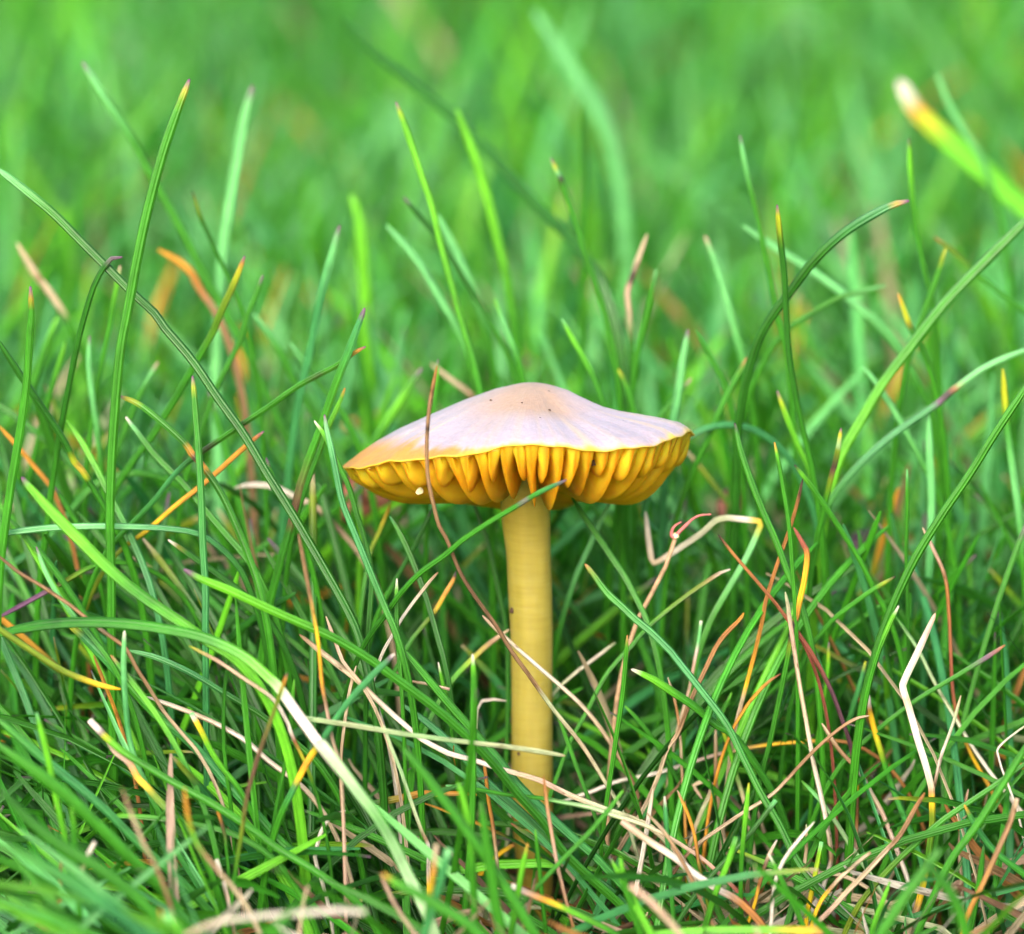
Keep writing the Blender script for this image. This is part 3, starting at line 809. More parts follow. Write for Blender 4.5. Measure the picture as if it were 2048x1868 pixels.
B(px('BR', 1120, 465, 1125, 550, 1150, 660, 1200, 830, 1260, 1010, 1320, 1160, 1380, 1300, 1420, 1420), (-10, -10), 12, 'wh0 wh.05 ob.07 ye.12 ye.2 yg.28 g.4 gb1', 'green blade with a yellow end and a white point')
B(px('BR', 1500, 0, 1400, 220, 1310, 410, 1350, 540, 1400, 720, 1450, 880, 1480, 1000, 1485, 1200, 1460, 1400, 1430, 1560, 1400, 1680, 1350, 1800), (-15, -17), 14, 'pk0 wh.15 wh.27 st.28 wh.35 wh.5 st.56 ob.58 ye.6 ol.64 g.8 ye.9 br.94 st1', 'zigzag white straw growing out of a yellow-green sheath', sharp=True, flat=0.6)
B(px('BR', 1648, 470, 1600, 640, 1540, 800, 1510, 920, 1490, 1010), (-16, -15), 9, 'st0 sg.2 wh.6 br.95 br1', 'pale spear-like straw rising from the yellow-green sheath', loose=True, **DRY)
B(px('MR', 1430, 1310, 1490, 1430, 1560, 1600, 1580, 1800) + px('BR', 1590, 200, 1600, 420, 1630, 600, 1700, 790, 1800, 970, 1900, 1160, 1950, 1250), (-5, -4), 10, 'st0 pk.08 ob.2 rb.5 ob.65 ye.75 ob.9 br1', 'slender rust red straw bowing over beside a pale stalk', **DRY)
B(px('BR', 1270, 10, 1400, 200, 1500, 400, 1600, 570, 1700, 740, 1830, 930, 1950, 1080, 2030, 1180), (-5, -6), 10, 'g0 pg.15 sg.4 wh.7 wh1', 'long pale grey-green stalk slanting past the rust red straw', **DRY)
B(px('BR', 1440, 1030, 1390, 1110, 1300, 1270, 1200, 1380, 1100, 1490, 1000, 1590, 900, 1700, 800, 1800, 740, 1870), (-25, -27), 14, 'ob0 br.15 br.3 st.4 st.7 pk.8 st1', 'thick straw blade turning brown towards its tip', flat=0.5, **DRY)
B(px('BR', 805, 1195, 740, 1270, 660, 1370, 600, 1480, 570, 1620, 555, 1850), (-28, -30), 10, 'wh0 wh1', 'bright white curved straw standing in the thatch', **DRY)
B(px('BR', 1130, 1370, 1050, 1430, 950, 1520, 880, 1600, 850, 1640, 820, 1700, 770, 1850), (-27, -29), 10, 'br0 st.05 st.4 br.5 ye.58 ye1', 'straw with a bright yellow lower half', sharp=True, cut=True, **DRY)
B(px('MR', 400, 1800, 375, 1839) + px('BR', 260, 160, 170, 340, 90, 510, 20, 690) + px('BX', 730, 780, 680, 930, 600, 1110, 480, 1310, 400, 1450), (-9, -11), 12, 'oo0 ob.06 br.3 br.45 st.55 st.75 br1', 'long brown blade slanting through the thatch', **DRY)
B(px('BX', 925, 40, 905, 190, 890, 260, 860, 420, 820, 560, 790, 660), (-4, -3), 9, 'wh0 gm.05 gm.2 wh.25 pk.4 st1', 'broken pale straw with a frayed grey end', cut=True, **DRY)
B(px('BR', 610, 345, 530, 400, 430, 510, 360, 620, 320, 700), (-8, -8), 9, 'rb0 br.05 oo.3 oo1', 'short orange-brown blade arching to one side', **DRY)
B(px('BR', 850, 630, 950, 780, 1060, 900, 1130, 1020, 1200, 1150, 1260, 1300, 1310, 1430, 1350, 1550), (-9, -12), 12, 'st0 br.15 br.3 wh.34 st.5 pk.6 wh1', 'curved pale straw with a brown end behind the purple stalk', **DRY)
B(px('BR', 735, 960, 830, 1060, 920, 1180, 1020, 1340, 1130, 1500, 1200, 1620), (-12, -12), 9, 'gl0 gm.1 pg.4 pg1', 'frosty pale green blade slanting through the thatch')
B(px('BR', 2060, 620, 2000, 655, 1900, 730, 1855, 780, 1880, 880, 1920, 980, 1960, 1090), (-14, -14), 6, 'sg0 wh.4 wh1', 'thread-like white straw with a sharp elbow', sharp=True, **DRY)
B(px('BX', 930, 1060, 880, 985, 940, 960, 990, 970, 980, 1030, 930, 1130, 890, 1230), (-6, -6), 11, 'pk0 st.2 st.5 sg.7 st1', 'flat straw blade folded over into a hook', sharp=True, flat=0.3, **DRY)

# --- lower lawn
B(px('CR', 340, 190, 440, 350, 600, 580, 760, 820, 900, 1030, 1000, 1220, 1090, 1400, 1150, 1560), (2, -4), 12, 'gd0 g.3 g1', 'green blade slanting down from beneath the gills')
B(px('CR', 480, 890, 560, 990, 700, 1180, 850, 1320, 1000, 1460, 1180, 1610, 1400, 1830) + px('BR', 0, 240, 150, 430, 300, 630, 400, 830, 500, 1030, 600, 1200, 700, 1400, 800, 1540, 950, 1690, 1080, 1790, 1150, 1860), (-11, -22), 16, 'ob0 ol.015 g.05 gb.3 g.6 gd1', 'very long green blade running across the thatch beside the stem', flat=0.6)
B(px('CR', 1240, 540, 1100, 380, 1140, 160, 1190, 20), 12, 14, 'gb0 gb1', *BEH)
B(px('CR', 780, 140, 700, 320, 600, 500, 520, 700, 400, 950, 280, 1300, 200, 1600), 8, 12, 'gm0 gm.4 g1', *BEH)
B(px('CR', 1995, 940, 1870, 990, 1560, 1200, 1300, 1400, 1100, 1580, 950, 1760) + px('BX', 500, 210, 380, 350, 270, 560, 170, 740, 100, 930, 60, 1040), (-4, -8), 9, 'wh0 br.06 ol.12 g.35 g1', 'thin green blade with a frayed thread-like tip beside the stem')
B(px('BX', 502, 125, 490, 300, 470, 500, 440, 700, 410, 900, 380, 1100), (-14, -14), 10, 'ob0 gl.03 g.08 g1', *UPR)
B(px('BX', 530, 320, 640, 370, 780, 460, 900, 540, 1000, 630, 1090, 680, 1180, 780, 1260, 900, 1330, 1010), (-13, -11), 16, 'wh0 gl.03 gl.1 g.3 gd1', 'bright green blade with a smooth pointed tip crossing the very long one')
B(px('BX', 95, 560, 140, 680, 200, 850, 260, 1010, 330, 1200, 390, 1400), (-12, -14), 9, 'gl0 g.1 gd1', *SLA)
B(px('BX', 490, 530, 600, 650, 700, 800, 790, 950), (-6, -6), 10, 'gl0 g.1 gd1', *SLA)
B(px('BX', 735, 365, 780, 520, 805, 700, 815, 900, 830, 1100, 840, 1380), (-8, -8), 8, 'st0 ob.2 st.4 br.6 oo1', *BRO, **DRY)
B(px('BX', 790, 1015, 850, 1150, 890, 1280, 910, 1420, 940, 1560, 970, 1700), (-24, -24), 9, 'pk0 oo.1 oo.4 ob.55 ol.7 ol1', 'bright orange thin blade curving up out of the thatch', **DRY)
B(px('BX', 715, 1050, 725, 1200, 740, 1400, 755, 1600, 770, 1800), (-26, -26), 10, 'wh0 gm.03 gb.1 g1', *UPR)
B(px('BX', 615, 1145, 720, 1260, 800, 1390, 870, 1520, 940, 1680, 1020, 1839), (-28, -30), 10, 'br0 st.1 br.3 br1', *BRO, **DRY)
B(px('BX', 1200, 975, 1185, 1130, 1165, 1330, 1155, 1500, 1155, 1700, 1165, 1839), (-26, -26), 10, 'yg0 gl.06 gl.2 g.5 g1', *UPR)
B(px('BX', 1355, 1070, 1240, 1220, 1100, 1380, 960, 1530, 850, 1680, 780, 1800), (-24, -26), 11, 'gm0 gd.06 gd1', *FRO, cut=True)
B(px('BX', 1128, 1280, 1080, 1430, 1010, 1600, 940, 1830), (-30, -30), 13, 'g0 gl.3 g1', *FRO, cut=True)
B(px('BX', 1618, 1310, 1590, 1450, 1560, 1600, 1540, 1700), (-20, -20), 10, 'gm0 gl.06 yg.6 ye1', *FRO, cut=True)
B(px('BX', 1315, 1380, 1380, 1510, 1450, 1650, 1530, 1839), (-32, -32), 11, 'wh0 gl.04 g.2 g1', *FRO)
B(px('BX', 1360, 1300, 1310, 1400, 1270, 1520, 1230, 1680, 1180, 1820), (-25, -25), 10, 'wh0 st.15 db.3 ob.5 ye.7 ye1', 'withered blade banded white, brown and yellow', **DRY)
B(px('BX', 0, 1060, 120, 1080, 280, 1110, 400, 1150, 560, 1200, 700, 1260, 850, 1350, 950, 1420, 1050, 1510, 1140, 1600), (-22, -24), 12, 'g0 pg.2 sg.4 st.6 pk.75 rb1', *STR, **DRY)
B(px('BX', 470, 1190, 620, 1300, 760, 1390, 900, 1500, 1020, 1580, 1130, 1640), (-27, -28), 20, 'pk0 st.2 wh.5 wh.85 ob1', 'broad bleached straw lying across the thatch', flat=0.3, cut=True, **DRY)
B(px('BX', 650, 1000, 620, 1200, 590, 1380, 560, 1550, 545, 1680), (-20, -20), 13, 'st0 wh.3 wh.8 br1', *STR, **DRY)
B(px('BX', 1170, 1520, 1300, 1480, 1450, 1480, 1600, 1490, 1720, 1500), (-14, -14), 11, 'pk0 pk.5 st1', *STR, **DRY)
B(px('BX', 1530, 1210, 1530, 1350, 1510, 1480, 1480, 1600, 1430, 1740), (-18, -18), 10, 'sg0 br.1 st.4 ob1', *BRO, **DRY)
B(px('BX', 120, 1080, 300, 1020, 450, 960, 650, 920, 850, 860, 1010, 810, 1250, 760, 1500, 735, 1720, 730), (-3, -3), 10, 'wh0 wh.4 pk.6 ye.75 ob1', 'white straw lying level across the thatch and yellow at one end', **DRY)
B(px('BX', 1010, 640, 1010, 800, 1010, 950, 1030, 1100, 1060, 1300), (-5, -5), 10, 'st0 br.4 st1', *STR, **DRY)
B(px('BX', 1040, 640, 1090, 780, 1130, 930, 1170, 1060), (-7, -7), 10, 'ye0 gl.2 gl.6 st1', *SLA)
B(px('BX', 1100, 455, 1050, 560, 980, 680, 880, 800, 780, 930), (-5, -5), 10, 'gl0 g.1 gd1', *SLA)
B(px('BR', 2060, 830, 1850, 980, 1700, 1080, 1550, 1180, 1400, 1310, 1250, 1450, 1100, 1620, 1030, 1730), (-22, -22), 12, 'g0 g.6 ol1', *SLA)
B(px('BR', 1670, 1100, 1740, 1230, 1830, 1350, 1950, 1450, 2040, 1520), (-26, -24), 13, 'oo0 gl.03 gb.15 g1', *SLA)
B(px('BR', 2060, 700, 1900, 960, 1750, 1200, 1600, 1400, 1500, 1600, 1400, 1830), (-28, -28), 16, 'g0 g1', *SLA)
B(px('BR', 1970, 1060, 1930, 1200, 1860, 1360, 1780, 1540, 1700, 1700, 1660, 1820), (-32, -32), 14, 'st0 br.1 br.4 oo1', 'broad rusty straw blade snapped off square at its end', cut=True, flat=0.35, **DRY)
B(px('BR', 1690, 1010, 1660, 1150, 1640, 1350, 1650, 1500), (-10, -10), 10, 'pk0 br.1 st1', *BRO, **DRY)
B(px('BR', 1900, 180, 1780, 260, 1600, 370, 1400, 490, 1200, 640, 1020, 800, 950, 880), (-8, -8), 10, 'ob0 pu.1 g.2 g1', *SLA)
B(px('BR', 890, 165, 880, 350, 850, 560, 820, 760), (-4, -4), 9, 'pu0 yg.04 gl.2 g1', *UPR)
B(px('BR', 1100, 275, 1070, 400, 1020, 560, 990, 700), (-2, -2), 12, 'yg0 gb.15 gd1', *UPR)
B(px('BR', 1240, 1540, 1200, 1650, 1150, 1780, 1130, 1860), (-32, -32), 11, 'gl0 gl.3 g1', *FRO)
B(px('BR', 1780, 1330, 1760, 1500, 1730, 1680, 1700, 1850), (-26, -26), 12, 'gd0 g.5 gd1', *FRO)
B(px('BR', 1530, 1350, 1420, 1500, 1320, 1640, 1200, 1820), (-58, -58), 24, 'g0 g1', *FRO)
B(px('BR', 1440, 1420, 1560, 1560, 1640, 1700, 1680, 1860), (-62, -62), 24, 'gd0 g1', *FRO)
B(px('BX', 520, 1560, 620, 1640, 700, 1720, 800, 1839), (-60, -60), 18, 'pk0 pk.5 st1', 'stubby pinkish straw poking up ahead of the thatch', cut=True, **DRY)
B(px('BR', -140, 1835, 150, 1822, 400, 1815, 650, 1815, 780, 1818, 900, 1815), (-42, -42), 17, 'gl0 gl.65 yg.75 ye.88 ob.97 st1', 'bright green blade lying flat and turning yellow at its end', loose=True, flat=0.35)

# --- lower lawn on the bleached arching leaf's side
B(px('ML', -20, 1460, 100, 1560, 250, 1650, 400, 1750, 510, 1839) + px('BL', 580, 90, 720, 190, 790, 320, 860, 430, 940, 560, 1040, 680, 1120, 770), (-21, -22), 10, 'db0 br.2 br.4 st.44 br.5 br.7 st1', 'long jointed brown straw sagging over the green blades', sharp=True, **DRY)
B(px('ML', 210, 1420, 260, 1560, 330, 1690, 420, 1810) + px('BL', 500, 100, 620, 250), (-18, -20), 10, 'pu0 gm.04 gm.15 g1', *SLA)
B(px('BL', 390, 55, 500, 150, 620, 270, 750, 420, 900, 580, 1050, 700, 1200, 850, 1330, 1000, 1480, 1160, 1600, 1300, 1700, 1390), (-19, -22), 20, 'pu0 yg.015 gb.06 g.3 gb.6 g1', 'broad green blade slanting beneath the jointed brown straw')
B(px('BL', 640, 240, 750, 380, 880, 550, 1000, 740, 1080, 900, 1150, 1050, 1200, 1200, 1240, 1360), (-24, -28), 13, 'ob0 g.03 gl.3 g.6 g1', *SLA)
B(px('BL', 690, 432, 600, 415, 520, 390, 350, 320, 150, 190, -20, 75, -150, -20), (-24, -25), 13, 'ye0 ye.1 ol.3 ol.6 ol1', 'olive blade turning yellow at its end')
B(px('BL', 515, 610, 600, 700, 640, 735, 720, 800, 850, 880, 1000, 970, 1150, 1050, 1300, 1140, 1450, 1240, 1600, 1350, 1800, 1470, 2000, 1610), (-29, -32), 15, 'wh0 wh.04 pr.055 yg.07 gl.1 g.2 g1', 'green blade with a torn white and purple end', cut=True)
B(px('BL', 600, 700, 660, 790, 740, 850, 790, 940, 850, 1000, 930, 1090, 1020, 1170), (-28, -30), 14, 'st0 pk.3 oo.45 ye.55 ol.7 g1', 'withered orange blade split from the torn green one', flat=0.3)
B(px('BL', -20, 745, 200, 900, 400, 1060, 600, 1250, 800, 1450, 950, 1600, 1050, 1750, 1100, 1850), (-46, -46), 25, 'g0 g1', *FRO)
B(px('BL', -20, 600, 200, 790, 400, 950, 600, 1120, 800, 1320, 1000, 1500, 1150, 1650, 1300, 1830), (-32, -34), 18, 'g0 gb.3 g1', *FRO)
B(px('BL', 210, 570, 250, 720, 290, 900, 330, 1100, 375, 1290, 400, 1450), (-38, -38), 13, 'gm0 gl.05 gl.5 g1', *FRO)
B(px('BL', 715, 100, 710, 300, 720, 500, 740, 700, 780, 850, 850, 1000, 920, 1150, 1000, 1330, 1100, 1500, 1200, 1650, 1280, 1760), (-25, -27), 12, 'wh0 gm.03 gb.3 gm.4 g.6 gb1', 'slim grooved green blade snaking down through the others')
B(px('BL', 740, 210, 900, 250, 1100, 340, 1300, 460, 1500, 580, 1650, 700, 1800, 830), (-14, -16), 13, 'gm0 gb.3 gd.6 g1', *SLA)
B(px('BL', 840, 475, 1000, 530, 1200, 610, 1400, 720, 1550, 850, 1700, 960, 1800, 1060), (-17, -19), 13, 'wh0 st.3 wh.5 st1', *STR, **DRY)
B(px('BL', 1090, 185, 1250, 270, 1400, 370, 1560, 480, 1640, 600, 1680, 700, 1750, 850, 1800, 980), (-26, -26), 10, 'yg0 pk.15 st.4 wh.6 wh.7 rb.75 yg.85 g1', 'thin pinkish straw running alongside the bleached leaf', **DRY)
B(px('ML', 1715, 1345, 1740, 1480, 1770, 1640, 1800, 1800) + px('BL', 1830, 180, 1850, 400, 1880, 560, 1910, 720, 1950, 850, 1965, 1000, 1975, 1250), (-28, -28), 10, 'br0 br.2 ye.35 oo.5 br.55 pk.6 st.8 pk1', 'upright blade brown on top, yellow in the middle and pink below', **DRY)
B(px('BM', 540, 232, 400, 370, 250, 540, 130, 720, 60, 820, 20, 890, -40, 1010, -100, 1130), (-30, -28), 14, 'wh0 pu.02 gb.06 gb.55 g.6 ye.66 oo.72 ye.8 gb.86 g1', 'blue-green blade with a bright orange band')
B(px('BL', 540, 240, 600, 400, 660, 550, 710, 700, 740, 800), (-13, -13), 11, 'ob0 oo.5 ob1', *BRO, **DRY)
B(px('BL', 1100, 570, 1150, 660, 1220, 800, 1290, 900, 1370, 1000), (-22, -22), 12, 'gm0 wh.06 ye.12 yg.25 gl.4 g1', 'green blade with a square-cut yellow end', cut=True)
B(px('BL', 1650, 340, 1560, 600, 1480, 830, 1420, 1050, 1390, 1250, 1350, 1500), (-36, -36), 12, 'pu0 oo.03 ol.1 db.4 db.6 ol.8 g1', 'dark olive-brown blade leaning over the others', **DRY)
B(px('BL', 1320, 220, 1290, 450, 1285, 700, 1300, 900, 1320, 1050), (-22, -22), 8, 'gd0 gd.4 g1', *UPR)
B(px('BL', 1690, 380, 1670, 620, 1640, 850, 1600, 1050, 1560, 1280), (-23, -23), 9, 'gl0 g.1 gd1', *UPR)
B(px('BL', 1985, 1130, 1900, 1165, 1850, 1240, 1820, 1340, 1808, 1420, 1830, 1475), (-24, -24), 11, 'wh0 wh1', 'white straw curled into a loop in the thatch', **DRY)
B(px('BL', 1245, 1410, 1290, 1560, 1320, 1680, 1350, 1850), (-36, -36), 11, 'wh0 wh.3 pk.5 wh.7 ob1', 'frayed white straw standing upright in the thatch', cut=True, **DRY)
B(px('BL', 1060, 1850, 1200, 1785, 1300, 1760, 1500, 1735, 1700, 1722, 2011, 1700) + px('BM', 150, 1705, 380, 1712), (-74, -74), 15, 'st0 wh.3 wh1', 'thick white straw lying level ahead of the mushroom', loose=True, cut=True, **DRY)
B(px('BL', 1770, 1560, 1740, 1680, 1720, 1839), (-52, -52), 10, 'pk0 st.2 st1', *STR, cut=True, **DRY)
B(px('BL', 545, 1310, 520, 1355, 490, 1415, 470, 1480), (-44, -44), 13, 'wh0 wh.6 st.7 g1', 'white stub of a cut stem in the grass', cut=True, **DRY)
B(px('BL', 0, 1000, 150, 1170, 350, 1330, 600, 1480, 800, 1640, 950, 1800), (-60, -60), 24, 'gd0 g1', *FRO)
B(px('BL', -20, 1310, 200, 1420, 450, 1560, 650, 1700, 820, 1850), (-75, -75), 26, 'g0 gb1', *FRO)
B(px('BL', -20, 1640, 200, 1700, 400, 1790, 600, 1900), (-85, -85), 24, 'g0 g1', *FRO)
B(px('BL', 640, 1160, 800, 1165, 1000, 1185, 1200, 1225, 1330, 1260, 1500, 1350), (-26, -28), 13, 'gl0 g.3 g1', *SLA)
B(px('BL', 700, 1000, 760, 1160, 830, 1330, 900, 1460), (-55, -55), 12, 'br0 st.5 br1', *BRO, **DRY)
B(px('BL', 1060, 1000, 1080, 1160, 1130, 1320, 1240, 1460, 1370, 1610), (-52, -52), 12, 'oo0 oo.2 gl.4 br.6 st1', 'curved straw banded orange and brown ahead of the thatch', **DRY)
B(px('BL', 1240, 1080, 1260, 1160, 1290, 1260, 1300, 1340), (-30, -30), 9, 'ob0 oo.3 db.5 g1', *BRO, cut=True, **DRY)
B(px('BL', 920, 1700, 940, 1790, 960, 1870), (-70, -70), 14, 'oo0 gl.1 g1', *FRO)
B(px('BL', 950, 1720, 1010, 1790, 1070, 1860), (-72, -72), 22, 'gm0 gl.2 g1', *FRO, cut=True)
B(px('BL', 410, 1110, 430, 1280, 420, 1400, 440, 1550), (-50, -50), 13, 'gl0 g.3 g1', *FRO)
B(px('BM', 600, 780, 700, 900, 850, 1100, 1000, 1300, 1150, 1520, 1300, 1760, 1360, 1860), (-48, -48), 21, 'g0 g1', *FRO)
B(px('BM', 480, 1495, 560, 1550, 700, 1620, 820, 1690, 950, 1770, 1050, 1860), (-62, -62), 22, 'oo0 gl.05 g.2 g1', *FRO)
B(px('BM', 460, 1490, 510, 1600, 570, 1710, 660, 1839), (-48, -48), 10, 'br0 pk.2 st1', *STR, **DRY)
B(px('BM', 785, 1325, 770, 1450, 755, 1560, 740, 1650), (-54, -54), 13, 'st0 st.3 oo.45 ye.7 g1', 'short stub banded straw and orange ahead of the stem', cut=True, **DRY)
B(px('BM', 855, 1350, 820, 1490, 780, 1640, 720, 1830), (-56, -56), 16, 'gm0 gb.1 gb1', *FRO, cut=True)
B(px('BM', 910, 970, 935, 1060, 960, 1160, 980, 1300, 990, 1450), (-44, -44), 16, 'gl0 gl.2 g1', *FRO)
B(px('BM', 1040, 1080, 1065, 1250, 1090, 1420, 1110, 1600, 1150, 1800), (-50, -50), 22, 'g0 g1', *FRO)
B(px('BM', 1308, 1320, 1270, 1500, 1240, 1680, 1210, 1850), (-38, -38), 12, 'oo0 gl.03 gl.2 g1', *FRO)
B(px('BM', 1352, 1240, 1370, 1400, 1390, 1600, 1412, 1830), (-30, -30), 9, 'gl0 g.1 g1', *FRO)
B(px('BM', 1400, 930, 1420, 1100, 1450, 1280, 1480, 1450, 1530, 1650, 1580, 1839), (-30, -32), 9, 'ob0 ob.1 pk.5 ob1', 'thin reddish brown stalk rising in front of the stem foot', **DRY)
B(px('BM', 1215, 1560, 1300, 1600, 1400, 1640, 1450, 1660, 1600, 1730, 1800, 1830), (-36, -36), 12, 'wh0 wh.05 pk.15 oo.3 ye.4 gl.55 g1', 'green blade with an orange and white withered end in front of the stem foot', cut=True)
B(px('BM', 1855, 1015, 1770, 1130, 1650, 1270, 1500, 1420, 1380, 1550, 1280, 1660, 1180, 1760), (-34, -34), 10, 'gl0 g.08 g.3 g1', 'thin green blade slanting the other way across the stem foot')
B(px('BM', 840, 985, 1000, 1005, 1200, 1040, 1400, 1060, 1600, 1100, 1800, 1140, 1950, 1190), (-22, -18), 9, 'gm0 g.05 g.5 pg.8 sg1', 'thin green blade lying level across the stem foot')
B(px('BM', 1215, 1205, 1300, 1260, 1400, 1320, 1500, 1400), (-12, -14), 11, 'rb0 ol.1 gd.4 gd1', *SLA)
B(px('BM', 1230, 1325, 1180, 1355, 1120, 1400), (-6, -6), 13, 'ob0 ye.3 ye1', 'short yellow withered blade beside the stem foot', cut=True, flat=0.3, **DRY)
B(px('BM', 1840, 1400, 1870, 1560, 1920, 1720, 1960, 1850), (-40, -40), 14, 'gl0 gl.1 g.3 g1', *FRO)
B(px('BM', 150, 15, 200, 150, 250, 280, 300, 340, 350, 400), (-15, -17), 10, 'st0 pk.3 st1', *STR, **DRY)
B(px('BM', 322, 300, 290, 420, 260, 600, 238, 800, 235, 1000, 250, 1200, 265, 1400), (-16, -18), 9, 'st0 st.3 br.6 pk1', *STR, **DRY)
B(px('BM', 480, 640, 530, 780, 580, 900, 640, 1080, 700, 1250, 740, 1330, 738, 1480, 740, 1560), (-24, -26), 10, 'sg0 pg.3 sg.6 br.72 wh.76 wh.92 ye1', 'pale green straw with a swollen white foot', sharp=True, **DRY)
B(px('BM', 1030, 680, 1060, 860, 1080, 1050, 1110, 1230, 1130, 1420), (-14, -14), 10, 'rb0 ob.2 oo.5 ob.7 st1', *BRO, **DRY)
B(px('BM', 600, 380, 720, 400, 860, 432), (-12, -12), 8, 'br0 st.5 pk1', *STR, loose=True, **DRY)
B(px('BM', 1185, 500, 1090, 490, 1030, 510, 1015, 560, 1010, 640), (-2, -2), 8, 'wh0 wh.6 sg1', *STR, **DRY)
B(px('BM', 1200, 90, 1100, 160, 1000, 250, 900, 350, 830, 450, 750, 600), (0, -4), 10, 'st0 br.2 yg.4 gl.5 g1', *SLA)
B(px('BM', 1810, 165, 1700, 250, 1580, 340, 1480, 430), (2, 2), 9, 'sg0 wh.3 sg1', *STR, **DRY)
B(px('BM', 795, 280, 820, 400, 850, 540), (-10, -10), 8, 'wh0 gl.06 g1', *UPR)

# --- blades far behind
B(px('TM', 390, 525, 440, 660, 510, 870, 570, 1050, 620, 1260, 680, 1480, 740, 1700, 780, 1830), (16, 14), 14, 'pu0 yg.02 gl.06 gl.3 g1', 'tall bright green blade leaning just behind the cap')
B(px('TM', 120, 100, 280, 260, 450, 410, 650, 570, 730, 640, 900, 820, 1100, 1040, 1250, 1190, 1400, 1380), (75, 45), 21, 'gd0 gd.5 gd1', 'long dark green blade slanting far behind the cap')
B(px('TM', 700, 560, 760, 720, 830, 920, 890, 1150, 950, 1400, 990, 1650), 46, 18, 'gl0 gl.5 g1', *BEH)
B(px('TM', 1180, 810, 1220, 890, 1230, 910, 1290, 1090, 1370, 1340, 1440, 1550, 1480, 1700), 24, 12, 'pu0 yg.04 gm.08 dk.115 dk.13 g.16 g1', 'pale green blade with a dark ring below its tip behind the cap')
B(px('TM', 340, 1150, 480, 1310, 600, 1500, 700, 1680, 760, 1830), 32, 14, 'gm0 gm.6 g1', *BEH)
B(px('TM', 430, 1010, 600, 1220, 760, 1460, 880, 1660, 950, 1800), 26, 11, 'pu0 gd.05 gd.6 g1', *BEH)
B(px('TM', 1670, 1200, 1615, 1350, 1585, 1440, 1570, 1500, 1580, 1620, 1590, 1750), 28, 15, 'st0 st.25 dk.38 dk.42 pk.5 st.7 g1', 'withered straw blade with a black band behind the cap', **DRY)
B(px('TM', 1235, 1630, 1290, 1730, 1350, 1830, 1400, 1930), 14, 13, 'gm0 gl.1 g1', *BEH)
B(px('TM', 895, 1530, 950, 1680, 1010, 1830), 20, 12, 'gl0 gm.3 g1', *BEH)
B(px('TM', 1345, 520, 1345, 700, 1355, 900, 1350, 1100), 55, 15, 'g0 gd.3 g1', *BEH)
B(px('TM', 1715, 1380, 1680, 1560, 1640, 1720), 24, 12, 'gm0 g.2 g1', *BEH)
B(px('TM', 600, 1100, 700, 1300, 790, 1500, 850, 1700), 40, 15, 'gm0 gm.5 g1', *BEH)
B(px('CA', 510, 45, 450, 130, 370, 260, 290, 390), 26, 20, 'pu0 g.15 gl.5 g1', *BEH)
B(px('CA', 595, 0, 580, 200, 560, 400), 12, 9, 'pu0 gl.1 g.4 g1', *BEH)
B(px('CA', 560, 20, 650, 90, 780, 190), 34, 15, 'st0 st.6 br1', *STR, **DRY)
B(px('CA', 1505, 50, 1550, 140, 1580, 250, 1600, 330), 20, 14, 'yg0 g.2 g1', *BEH)
B(px('CA', 1870, 95, 1800, 180, 1720, 280, 1640, 400), 22, 12, 'pk0 g.1 g1', *BEH)
B(px('UL', 60, 0, 200, 80, 290, 170, 330, 260, 400, 350), 36, 18, 'oo0 oo.4 ob.8 br1', 'bright orange withered blade among pale blades', flat=0.3, **DRY)
B(px('TL', 100, 1400, 200, 1570, 300, 1700, 390, 1839), 38, 18, 'st0 st.35 br.42 st.5 st.8 g1', 'pale straw blade with a dark ring among green blades behind', flat=0.3, **DRY)
B(px('TL', 1105, 1100, 1150, 1240, 1220, 1400, 1300, 1570, 1360, 1700), 20, 9, 'dk0 ol.1 gd.3 g1', *BEH)
B(px('ML', 515, 210, 510, 350, 530, 560, 560, 760, 580, 950), 14, 12, 'pu0 gm.06 gm.4 g1', *BEH)
B(px('ML', 380, 690, 440, 770, 530, 920, 620, 1100, 700, 1250, 780, 1420, 850, 1600), (2, -4), 13, 'gl0 gl.2 g.5 gb1', *SLA)
B(px('ML', -10, 720, 100, 840, 200, 960, 290, 1070, 350, 1200), 10, 12, 'oo0 oo.4 ob1', *BRO, **DRY)
B(px('ML', 310, 1065, 350, 1130, 400, 1210, 460, 1310), 3, 10, 'pu0 ye.04 g.15 g1', *SLA)
B(px('ML', 905, 360, 800, 550, 730, 720, 660, 900), 22, 13, 'pk0 gm.05 g.3 g1', *BEH)
B(px('ML', 1530, 910, 1570, 1030, 1640, 1160, 1700, 1270), -1, 12, 'pu0 yg.03 g.15 g1', *SLA)
B(px('ML', 970, 1380, 1070, 1450, 1200, 1540, 1340, 1640, 1480, 1760), (-6, -6), 13, 'wh0 oo.03 gd.12 gd1', *SLA)
B(px('ML', 0, 1560, 250, 1390, 500, 1100), 14, 14, 'gb0 g1', *BEH)
B(px('ML', -20, 1830, 150, 1740, 350, 1630, 530, 1530), (-4, -2), 13, 'pu0 pu.5 ol.7 g1', 'purplish blade lying low between the green ones', **DRY)
B(px('ML', 1350, 1080, 1450, 1060, 1580, 1075, 1690, 1130, 1830, 1200, 1960, 1330, 2060, 1450), 16, 14, 'wh0 wh.35 st.55 db.7 st1', 'bleached curved blade lying low behind the cap edge', flat=0.3, **DRY)
B(px('ML', 1670, 250, 1740, 350, 1850, 500, 1960, 640), 24, 14, 'gm0 g.4 g1', *BEH)
B(px('ML', 1460, 80, 1600, 280, 1700, 480, 1800, 650), 30, 15, 'gm0 g.4 g1', *BEH)
B(px('TL', 690, 1530, 660, 1700) + px('ML', 620, 200, 560, 480, 520, 750), 16, 12, 'pk0 gl.05 g.3 g1', *BEH)
